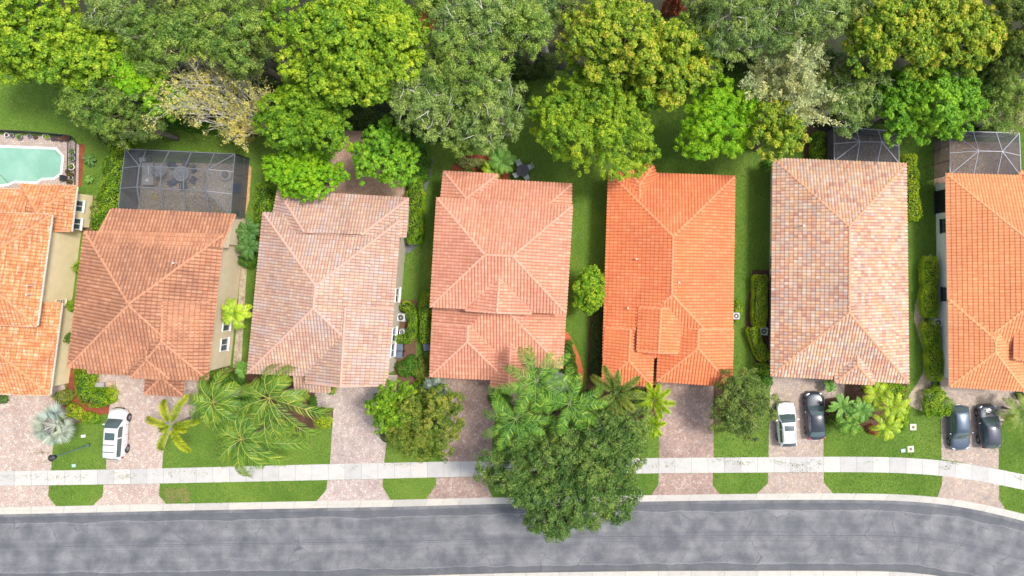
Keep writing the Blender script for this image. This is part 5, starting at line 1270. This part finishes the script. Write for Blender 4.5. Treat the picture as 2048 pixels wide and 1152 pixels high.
def rtable(lab, px, py, r_, top, h=.74, grp=None):
    rt = thing('round_table', lab, 'table', P(px, py, 0), 0, grp); m_ = MB(); m_.lathe((0,0,h-.04), [(r_*.98,0),(r_,.02),(r_*.98,.04)], 32); m_.build('tabletop', top, rt)
    m_ = MB(); m_.ring((0,0,h+.01), r_*.62, .012, 28, 5); m_.ring((0,0,h+.01), r_*.3, .012, 20, 5); m_.cyl((0,0,h), .05, .03, 12); m_.build('trim', M['dark'], rt)
    for k in range(4): a = 6.283*k/4+.5; m_ = MB(); m_.tube([(math.cos(a)*r_*.6,math.sin(a)*r_*.6,0),(math.cos(a)*r_*.5,math.sin(a)*r_*.5,h-.04)], .025, 6); m_.build('leg', M['dark'], rt)
rtable('round black table with four pale chairs on the lawn', 1047,343,.56,M['tabledark'])
dn = ['upper left','upper right','lower right','lower left']
for k, (x, y) in enumerate([(1040,330.5),(1060,336),(1053.5,355),(1036,350)]):
    p_ = P(x, y, 0); t_ = P(1047,343,0); d_ = p_-t_
    chair('pale chair at the %s of the round black lawn table' % dn[k], p_, math.atan2(d_.y, d_.x)-math.pi/2, M['chairpale'], 'chairs around the lawn table')
rtable('large round grey table inside the black pool cage', 371,349,.72,M['tabletop'])
for k, (a, l) in enumerate([(75,'top'),(25,'upper right'),(-30,'lower right'),(-85,'bottom'),(-140,'lower left'),(140,'upper left')]):
    p_ = P(371,349,0)+Vector((math.cos(R(a)),math.sin(R(a)),0))*1.05
    chair('dark sling chair at the %s of the table in the pool cage' % l, p_, R(a)-math.pi/2, M['chairfab'], 'chairs around the table in the pool cage')
u = thing('patio_umbrella', 'grey half-folded umbrella left of the table in the pool cage', 'umbrella', P(341,345,0)); m_ = MB(); m_.tube([(0,0,0),(0,0,2.3)], .03, 8); m_.build('pole', M['steel'], u)
m_ = MB(); vs = [(0,0,2.35)]; fs = []
for k in range(16): a = 6.283*k/16; rr_ = .75 if k % 2 else .62; vs.append((math.cos(a)*rr_, math.sin(a)*rr_*.9, 1.85 if k % 2 else 1.75))
for k in range(16): fs.append((0, 1+k, 1+(k+1) % 16))
m_.add(vs, fs); m_.build('canopy', M['umb'], u); m_ = MB(); m_.cyl((0,0,0), .28, .08, 20); m_.build('base', M['stone'], u)
g = thing('gas_grill', 'covered gas grill with steel lid in the cage corner', 'grill', P(297,322,0), R(8))
m_ = MB(); m_.box((0,0,.42),(.7,.5,.75)); m_.build('cabinet', M['potdark'], g, bevel=.02); m_ = MB(); m_.box((0,0,.92),(.62,.48,.25), taper=.8); m_.build('lid', M['steel'], g, bevel=.05)
for sx in (-1,1): m_ = MB(); m_.box((sx*.52,0,.82),(.32,.42,.04)); m_.build('side_shelf', M['potdark'], g)
m_ = MB(); m_.tube([(-.25,-.28,.95),(.25,-.28,.95)], .018, 6); m_.build('handle', M['dark'], g)
g = thing('outdoor_counter', 'stone outdoor counter with a steel cooktop in the pool cage', 'counter', P(307,350,0), 0)
m_ = MB(); m_.box((0,0,.42),(.9,1.9,.84)); m_.build('base', M['pav_patio'], g); m_ = MB(); m_.box((0,0,.87),(1.0,2.0,.06)); m_.build('countertop', M['stone'], g, bevel=.01)
m_ = MB(); m_.box((-.08,.35,.92),(.42,.8,.06)); m_.build('cooktop', M['steel'], g, bevel=.02); m_ = MB(); m_.cyl((0,-.6,.90), .14, .1, 16); m_.build('bowl', M['potwhite'], g)
g = thing('fire_pit', 'round grey stone fire pit at the right of the pool cage', 'fire pit', P(453,350,0)); m_ = MB(); m_.ring((0,0,.22), .45, .14, 26, 8, 1.4); m_.build('ring', M['stone'], g); m_ = MB(); m_.cyl((0,0,.1), .34, .06, 20); m_.build('ash_bed', M['dark'], g)
m_ = MB()
for k in range(5): a = k*1.25; m_.tube([(math.cos(a)*.3,math.sin(a)*.3,.2),(-math.cos(a)*.2,-math.sin(a)*.2,.28)], .045, 6)
m_.build('logs', M['bark'], g)
M['bluep'] = plain('blue_plastic', (.06,.22,.42), .35)
g = thing('spa_tub', 'round blue tub against the right screen of the pool cage', 'tub', P(477,377,0)); m_ = MB(); m_.ring((0,0,.3), .34, .10, 26, 8, 2.2); m_.build('rim', M['bluep'], g); m_ = MB(); m_.cyl((0,0,.15), .28, .05, 20); m_.build('water', M['potdark'], g); m_ = MB(); m_.ring((0,0,.34), .2, .03, 20, 6); m_.build('lid_ring', M['umb'], g)
M['greenp'] = plain('green_plastic', (.02,.20,.09), .5)
g = thing('storage_bench', 'green box at the lower right corner of the pool cage', 'box', P(471,427,0), R(3)); m_ = MB(); m_.box((0,0,.25),(.7,.4,.5)); m_.build('body', M['greenp'], g, bevel=.03); m_ = MB(); m_.box((0,0,.53),(.74,.44,.06)); m_.build('lid', M['greenp'], g, bevel=.02)
def leafpile(lab, px, py, r_, n, lm, seed, name='fallen_leaves', grp=None, sy=.6):
    rg = np.random.default_rng(seed); c = P(px, py, 0); C_ = rg.normal(size=(n,3))*r_; C_[:,1] *= sy; C_[:,2] = .06+rg.uniform(0,.03,n); C_[:,0] += c.x; C_[:,1] += c.y
    N_ = rg.normal(size=(n,3))*.4+np.array([0,0,1]); L = rg.uniform(.06,.16,n); o = leafmesh(name, C_, N_, L, L*.5, rg.uniform(0,1,n), lm); tag(o, lab, 'leaves', grp, 'stuff'); return o
leafpile('yellow fallen leaves on the patio floor inside the pool cage', 310,394,.25,90,LM['yellow'],1)
leafpile('yellow fallen leaves at the lower right corner of the pool cage', 478,417,.3,90,LM['yellow'],2)
leafpile('line of yellow leaves along the gutter of the terracotta house', 438,424,.5,80,LM['yellow'],3)
# litter on the sidewalk and driveways
rg = np.random.default_rng(5); cs = []
for (x, y, s1, n) in [(15,955,22,50),(60,952,26,60),(118,955,22,50),(160,955,22,30),(250,953,18,70),(228,945,20,30),(340,945,20,50),(395,945,16,30),(700,935,20,30),(790,930,16,40),(812,928,14,40),(1480,925,22,80),(1440,918,16,50),(1590,930,16,60),(1560,925,14,40),(1610,940,14,40),(1640,925,14,30),(1740,925,18,20),(1905,925,14,50),(1895,935,12,40),(2040,955,10,30),(80,905,16,90),(90,925,14,60),(960,1060,60,20),(1330,930,20,40),(1990,900,10,30),(1905,905,8,20),(1960,790,25,40),(670,880,8,20)]:
    p_ = rg.normal(size=(n,2))*np.array([s1,5])*.7 + np.array([x,y]); cs += [tuple(P(a, b_, .06)) for a, b_ in p_]
cs = np.array(cs); n = len(cs); L = rg.uniform(.05,.14,n); o = leafmesh('leaf_litter', cs, rg.normal(size=(n,3))*.25+np.array([0,0,1]), L, L*.35, rg.uniform(0,.9,n), LM['olive']); tag(o, 'scattered green leaf litter on the sidewalk and driveways', 'leaf litter', None, 'stuff')

# air conditioners, bins, small fittings
M['acbody'] = plain('ac_grey', (.45,.46,.46), .5); 
def ac(lab, px, py, rz=0, sz=.72):
    g = thing('air_conditioner', lab, 'air conditioner', P(px, py, 0), rz, 'air conditioners beside the houses'); m_ = MB(); m_.box((0,0,.05),(sz*1.15,sz*1.15,.1)); m_.build('pad', M['stone'], g)
    m_ = MB(); m_.box((0,0,.45),(sz,sz,.7)); m_.build('casing', M['acbody'], g, bevel=.05); m_ = MB(); m_.cyl((0,0,.80), sz*.36, .012, 24); m_.build('fan_well', M['dark'], g)
    m_ = MB(); m_.ring((0,0,.82), sz*.36, .012, 26, 5)
    for r_ in (.1,.18,.27): m_.ring((0,0,.82), sz*r_, .006, 22, 4)
    m_.cyl((0,0,.80), sz*.1, .03, 14); m_.build('fan_guard', M['steel'], g)
ac('air conditioner between two clipped hedges beside the white side wall', 1524,661, R(-5)); ac('air conditioner between the wall hedges of the light orange house', 1868,644, R(8)); ac('air conditioner enclosed by the curved hedge', 806,634); ac('pool pump box at the lower end of the curved hedge', 808,663, 0, .5)
ac('air conditioner half under the right eave of the bright orange house', 1469,631, 0, .62)
M['binblue'] = plain('bin_lid', (.10,.13,.19), .45); M['binyel'] = plain('bin_yellow', (.50,.38,.03), .5); M['bluebin'] = plain('bin_bright_blue', (.05,.14,.45), .45)
def bin_(lab, px, py, rz, lidm, bodym, grp='wheeled bins'):
    g = thing('wheeled_bin', lab, 'bin', P(px, py, 0), rz, grp); m_ = MB(); m_.box((0,0,.5),(.46,.52,.9)); 
    m_.v = [(x*(.8 if z < .3 else 1), y*(.8 if z < .3 else 1), z) for x, y, z in m_.v]; m_.build('body', bodym, g, bevel=.03)
    m_ = MB(); m_.box((0,0,.99),(.56,.62,.07)); m_.box((0,.05,1.03),(.36,.36,.03)); m_.build('lid', lidm, g, bevel=.02); m_ = MB(); m_.tube([(-.22,.34,.95),(.22,.34,.95)], .02, 6); m_.build('handle', M['dark'], g)
    for sx in (-1,1): m_ = MB(); m_.tube([(sx*.22,.24,.12),(sx*.28,.24,.12)], .12, 12); m_.build('wheel', M['dark'], g)
bin_('upper dark wheeled bin by the pink-roofed house wall', 805,692,0,M['binblue'],M['potdark']); bin_('lower dark wheeled bin by the pink-roofed house wall', 804,707,0,M['binblue'],M['potdark'])
bin_('dark wheeled bin behind the left wall of the salmon house', 858,692,R(8),M['binblue'],M['potdark'])
g = thing('recycling_box', 'yellow recycling box wedged beside the upper dark bin', 'box', P(796,692,0)); m_ = MB(); m_.box((0,0,.2),(.35,.5,.4)); m_.build('box', M['binyel'], g, bevel=.03)
g = thing('recycling_box', 'blue recycling box wedged beside the lower dark bin', 'box', P(795.5,707,0)); m_ = MB(); m_.box((0,0,.2),(.35,.5,.4)); m_.build('box', M['bluebin'], g, bevel=.03)
g = thing('garden_hose', 'coiled black garden hose at the head of the gravel path', 'hose', P(1870,768,0)); m_ = MB()
for k in range(4): m_.ring((0,0,.05+.04*k), .30+.015*(k % 2), .035, 28, 6)
m_.build('coil', M['dark'], g)
M['conc'] = plain('handhole_concrete', (.60,.55,.46), .85, 0, .1, 4); M['rust'] = plain('rusty_lid', (.20,.12,.09), .8); M['teal'] = plain('meter_lid', (.35,.55,.52), .5)
def hand(lab, px, py, rz, grp='square concrete access covers in the lawn'):
    g = thing('access_cover', lab, 'access cover', P(px, py, 0), rz, grp); m_ = MB(); m_.box((0,0,.03),(.58,.58,.06)); m_.build('slab', M['conc'], g, bevel=.02); m_ = MB(); m_.cyl((0,0,.055), .13, .02, 18); m_.build('lid', M['rust'], g)
hand('upper square concrete cover in the lawn of the blend-tiled house', 1826,854,0); hand('lower square concrete cover near the curving sidewalk', 1821,898,R(3))
def meter(lab, px, py, c, w_=.34, l_=.3, rz=0):
    g = thing('meter_box', lab, 'meter box', P(px, py, 0), rz, 'small meter boxes in the front lawns'); m_ = MB(); m_.box((0,0,.025),(w_,l_,.05)); m_.build('frame', M['stone'], g, bevel=.01); m_ = MB(); m_.box((0,0,.055),(w_*.85,l_*.85,.02)); m_.build('lid', c, g, bevel=.005)
meter('pale teal meter box beside the lower concrete cover', 1806,901,M['teal'],.42,.34,.1); meter('teal meter box in the lawn left of the minivan, near the sidewalk', 148,931,M['teal'],.36,.3,.1); meter('white meter box in the lawn beside the lamp post', 167,872,M['white'],.44,.26,.1)
meter('grey electrical cabinet lid at the terracotta house corner', 139,862-4,M['stone'],.3,.3)if False else None
# street lamp
g = thing('street_lamp', 'slim green street lamp with a black head by the leftmost driveway', 'street lamp', P(178,890,0)); lampg = plain('lamp_green', (.10,.17,.15), .5)
m_ = MB(); m_.lathe((0,0,0), [(.16,0),(.16,.25),(.10,.32),(.065,.5),(.055,3.7),(.045,4.1)], 12); m_.build('pole', lampg, g, True)
hx = Vector((0,0,0)); m_ = MB(); m_.lathe((0,0,4.1), [(.05,0),(.20,.1),(.22,.42),(.10,.5),(.30,.52),(.12,.68),(.03,.75)], 12); m_.build('head', M['dark'], g)
# front garden fittings near the terracotta house
g = thing('garden_bench', 'small grey bench at the head of the terracotta house path', 'bench', P(204,768,0), R(-2)); m_ = MB(); m_.box((0,0,.42),(.9,.42,.06)); m_.build('seat', M['stone'], g, bevel=.01)
for sx in (-1,1): m_ = MB(); m_.box((sx*.34,0,.2),(.08,.36,.4)); m_.build('leg', M['stone'], g)
g = thing('step', 'reddish paver step beside the small grey bench', 'step', P(224,768,0), R(-2)); m_ = MB(); m_.box((0,0,.08),(.75,.5,.16)); m_.build('tread', M['pav_patio'], g, bevel=.01)
g = thing('ground_light', 'dark garden spotlight on the lawn below the oak by the white car', 'light', P(1512,878,0)); m_ = MB(); m_.tube([(0,0,0),(0,0,.25)], .03, 8); m_.box((0,0,.3),(.26,.2,.14)); m_.build('fixture', M['dark'], g, bevel=.02); m_ = MB(); m_.bar((-.2,-.1,.28),(.22,.12,.3), .07); m_.build('bracket', M['dark'], g)

# ---------------------------------------------------------------- cars
m, nt, b = newmat('car_glass'); b.inputs['Base Color'].default_value = (.06,.09,.095,1); b.inputs['Roughness'].default_value = .05; b.inputs['Coat Weight'].default_value = 1; M['cglass'] = m
M['rubber'] = plain('tyre', (.02,.02,.02), .8); M['rim'] = plain('rim', (.30,.31,.33), .3, .7); M['redlamp'] = plain('tail_lamp', (.35,.01,.01), .2); M['headlamp'] = plain('head_lamp', (.55,.6,.65), .08, .3)
def paint(n, c, met): 
    m, nt, b = newmat(n); b.inputs['Base Color'].default_value = (*c, 1); b.inputs['Metallic'].default_value = met; b.inputs['Roughness'].default_value = .32; b.inputs['Coat Weight'].default_value = 1; b.inputs['Coat Roughness'].default_value = .03; return m
def car(name, label, cat, px, py, rz, L, Wd, H, paintm, kind, sunroof=False, rails=False, bars=False):
    rt = thing(name, label, cat, P(px, py, .0), rz, 'cars parked on the driveways'); hw = Wd/2; hl = L/2
    hood = {'van': .95, 'suv': .98, 'sedan': .86, 'hatch': .88}[kind]; tail = {'van': 1.05, 'suv': 1.05, 'sedan': .95, 'hatch': 1.0}[kind]
    # lower body stations: y, half width, top z, bottom z
    st = [(1.0,.60,.52,.34),(.985,.78,.62,.26),(.93,.90,hood*.86,.22),(.82,.965,hood*.93,.21),(.62,.985,hood,.20),(.40,1.0,hood*1.03,.20),(0,1.0,(hood+tail)/2,.20),(-.4,1.0,tail*.99,.20),(-.66,.99,tail,.20),(-.84,.965,tail*.985,.22),(-.94,.91,tail*.94,.25),(-.985,.80,tail*.80,.32),(-1.0,.66,.55,.38)]
    m_ = MB(); vs = []; fs = []
    def bow(x, y):
        t = max(0.0, abs(y)/hl-.5)/.5; return y - math.copysign(.15*hl*t*t*min(1, abs(x)/hw)**2.5, y)
    for (y, w_, zt, zb) in st:
        w2 = hw*w_; ring = [(-w2*.90,zb),(-w2,zb+.14),(-w2*1.0,(zb+zt)*.52),(-w2*.97,zt-.10),(-w2*.86,zt-.015),(-w2*.45,zt+.015),(0,zt+.025)]
        ring = ring + [(-x, z) for x, z in ring[:-1][::-1]]
        for x, z in ring: vs.append((x, bow(x, y*hl), z))
    n = 13
    for i in range(len(st)-1):
        for k in range(n-1): fs.append((i*n+k, i*n+k+1, (i+1)*n+k+1, (i+1)*n+k))
        fs.append((i*n+n-1, i*n, (i+1)*n, (i+1)*n+n-1))
    fs.append(tuple(range(n))[::-1]); fs.append(tuple((len(st)-1)*n+k for k in range(n)))
    m_.add(vs, fs); body = m_.build('body', paintm, rt, True, sub=2)
    # cabin: y fraction, height fraction, width
    cab = {'van': [(.58,0,.86),(.40,.60,.80),(.27,.93,.72),(.12,1.0,.70),(-.35,1.0,.70),(-.72,.97,.69),(-.85,.90,.67),(-.93,.30,.78),(-.95,0,.82)],
           'suv': [(.46,0,.86),(.26,.62,.80),(.13,.93,.71),(-.02,1.0,.69),(-.35,.99,.69),(-.66,.96,.67),(-.75,.90,.66),(-.93,.26,.78),(-.95,0,.82)],
           'sedan': [(.42,0,.85),(.22,.60,.77),(.08,.93,.66),(-.05,1.0,.63),(-.25,.99,.63),(-.42,.92,.63),(-.58,.62,.70),(-.74,.14,.78),(-.80,0,.80)],
           'hatch': [(.44,0,.85),(.24,.60,.77),(.10,.93,.67),(-.05,1.0,.64),(-.35,.98,.64),(-.58,.92,.64),(-.70,.80,.66),(-.86,.25,.76),(-.90,0,.80)]}[kind]
    prof = []; rows = []
    for (y, hf, w_) in cab:
        zb = hood*1.0+(tail-hood)*(.4-y)/1.2; zb = min(max(zb, min(hood, tail)), max(hood, tail)) - .03; zt = zb+(H-zb)*hf; wb = hw*.90; wt = hw*w_
        wm = wb+(wt-wb)*.85*max(hf, .0); rows.append([(-wb*(.99 if hf < .99 else 1), y*hl, zb), (-(wb+(wt-wb)*.5*hf)-0.0, y*hl, zb+(zt-zb)*.5), (-wt-.01, y*hl, zb+(zt-zb)*.92), (-wt*.86, y*hl, zt), (0, y*hl, zt+.03*hf), (wt*.86, y*hl, zt), (wt+.01, y*hl, zb+(zt-zb)*.92), (wb+(wt-wb)*.5*hf, y*hl, zb+(zt-zb)*.5), (wb*(.99 if hf < .99 else 1), y*hl, zb)])
    cb = MB(); nr_ = len(rows)
    for i_, r_ in enumerate(rows):
        e_ = 1.0-i_/(nr_-1)*2.0; k_ = math.copysign(max(0, abs(e_)-.3)/.7, e_)
        rows[i_] = [(x, y + k_*.13*(1-min(1, abs(x)/hw)**2), z) for x, y, z in r_]
    vs = [p for r_ in rows for p in r_]; fs = []
    for i in range(len(rows)-1):
        for k in range(8): fs.append((i*9+k, i*9+k+1, (i+1)*9+k+1, (i+1)*9+k))
    cb.add(vs, fs); cb.build('cabin', paintm, rt, True)
    def lerp(p, q, t): return tuple(p[i]*(1-t)+q[i]*t for i in range(3))
    def at(i, k):       # fractional row / column sample
        i0 = min(int(i), len(rows)-2); k0 = min(int(k), 7); a = lerp(rows[i0][k0], rows[i0][k0+1], k-k0); b2 = lerp(rows[i0+1][k0], rows[i0+1][k0+1], k-k0); return Vector(lerp(a, b2, i-i0))
    def glass(name_, i0, i1, k0, k1, out, mat_=M['cglass'], ni=6, nk=6, par=rt):
        g_ = MB(); vs2 = []
        for a in range(ni+1):
            for c_ in range(nk+1): vs2.append(at(i0+(i1-i0)*a/ni, k0+(k1-k0)*c_/nk)+Vector(out))
        g_.add(vs2, [(a*(nk+1)+c_, a*(nk+1)+c_+1, (a+1)*(nk+1)+c_+1, (a+1)*(nk+1)+c_) for a in range(ni) for c_ in range(nk)]); return g_.build(name_, mat_, par, True)
    ie = len(rows)-1
    glass('windshield', .12, 1.95, 2.35, 5.65, (0,.012,.014))
    glass('rear_window', ie-2.0+(.05 if kind in ('van','suv') else .0), ie-.9 if kind in ('van','suv') else ie-.35, 2.4, 5.6, (0,-.014,.012))
    for sx, k0, k1 in ((-1,.35,1.85),(1,6.15,7.65)):
        glass('side_window', 1.5, 3.4, k0, k1, (sx*.012,0,.004)); glass('side_window', 3.5, ie-2.2, k0, k1, (sx*.012,0,.004))
        m_ = MB(); y0 = cab[1][0]*hl-.05; m_.box((sx*(hw+.10), y0, hood+.10), (.20,.12,.14)); mo = m_.build('mirror', paintm, rt, True, bevel=.03)
        hm = MB(); hm.box((sx*hw*.66, hl*.885, .66), (.30,.22,.14), rz=-sx*.45); hm.build('headlight', M['headlamp'], rt, True, bevel=.04)
        tm = MB(); tm.box((sx*hw*.78, -hl*.895, .78), (.18,.16,.22), rz=sx*.4); tm.build('tail_light', M['redlamp'], rt, True, bevel=.03)
        if rails: r_ = MB(); r_.tube([at(2.6, 4+sx*1.15)+Vector((0,0,.03)), at(4, 4+sx*1.15)+Vector((0,0,.07)), at(ie-2.6, 4+sx*1.15)+Vector((0,0,.03))], .022, 6); r_.build('roof_rail', M['rim'], rt)
        for sy in (.62, -.60):
            w_ = thing('wheel', None, None, (sx*(hw-.10), sy*hl, .33)); w_.parent = rt
            t_ = MB(); t_.tube([(-.10,0,0),(.10,0,0)], .33, 24); t_.build('tyre', M['rubber'], w_, bevel=.03)
            r_ = MB(); r_.tube([(sx*.09,0,0),(sx*.108,0,0)], .20, 20)
            for k in range(5): a = 6.283*k/5; r_.bar((sx*.112,0,0),(sx*.112,math.cos(a)*.2,math.sin(a)*.2), .05, .02)
            r_.build('rim', M['rim'], w_)
            ar = MB(); ar.tube([(sx*(hw*.93),sy*hl,.34),(sx*(hw*.985),sy*hl,.34)], .385, 24); ar.build('wheel_arch', M['dark'], body)
    if sunroof: glass('sunroof', 2.75 if kind != 'van' else 3.0, 3.6, 3.15, 4.85, (0,0,.012), M['cglass'], 3, 4)
    if bars:
        for t_ in (4.0, 4.75): b2 = MB(); b2.bar(at(t_, 3.05)+Vector((0,0,.06)), at(t_, 4.95)+Vector((0,0,.06)), .05, .04); b2.build('roof_bar', M['dark'], rt)
    sm_ = MB(); sm_.bar((-hw*.80,cab[0][0]*hl+.05,hood+.012),(hw*.80,cab[0][0]*hl+.05,hood+.012),.02,.02)
    for sx in (-1,1):
        for yy in (.36,-.02,-.42): sm_.bar((sx*(hw*.995),yy*hl,.35),(sx*(hw*.99),yy*hl,hood-.06),.015,.02)
    sm_.build('panel_gap', M['dark'], body)
    m_ = MB(); m_.box((0, hl*.985, .42), (Wd*.5,.05,.16)); m_.build('grille', M['dark'], rt); m_ = MB(); m_.box((0,-hl*.992,.60),(.32,.03,.16)); m_.build('number_plate', M['white'], rt)
    wl_ = MB()
    for sx in (-1,1): wl_.bar((sx*.1-.02, cab[0][0]*hl+.04, hood+.02),(sx*.1+.45*1, cab[0][0]*hl-.02, hood+.07), .02, .015)
    wl_.build('wiper', M['dark'], rt)
    return rt
car('minivan', 'silver minivan with roof bars parked on the driveway of the terracotta house', 'minivan', 243,864, R(-3.5), 4.6,1.72,1.62, paint('paint_silver', (.70,.71,.74), .2), 'van', True, False, True)
car('parked_car', 'white suv with a sunroof parked beside the black sedan', 'car', 1569,845, R(3), 3.95,1.72,1.60, paint('paint_white', (.80,.80,.78), 0), 'suv', True, True)
car('parked_car', 'black sedan parked to the right of the white suv', 'car', 1626,829, R(3), 4.4,1.76,1.44, paint('paint_black', (.03,.035,.05), .3), 'sedan')
car('parked_car', 'dark blue-grey car parked nose towards the street', 'car', 1911,852, R(180+3), 4.15,1.78,1.50, paint('paint_slate', (.07,.10,.14), .5), 'hatch')
car('parked_car', 'dark grey car parked nose to the house, nearest the right edge', 'car', 1970,850, R(4), 4.0,1.82,1.55, paint('paint_graphite', (.06,.065,.085), .5), 'hatch')

# ---------------------------------------------------------------- render
sc.render.engine = 'CYCLES'
sc.render.resolution_x = 1024; sc.render.resolution_y = 576
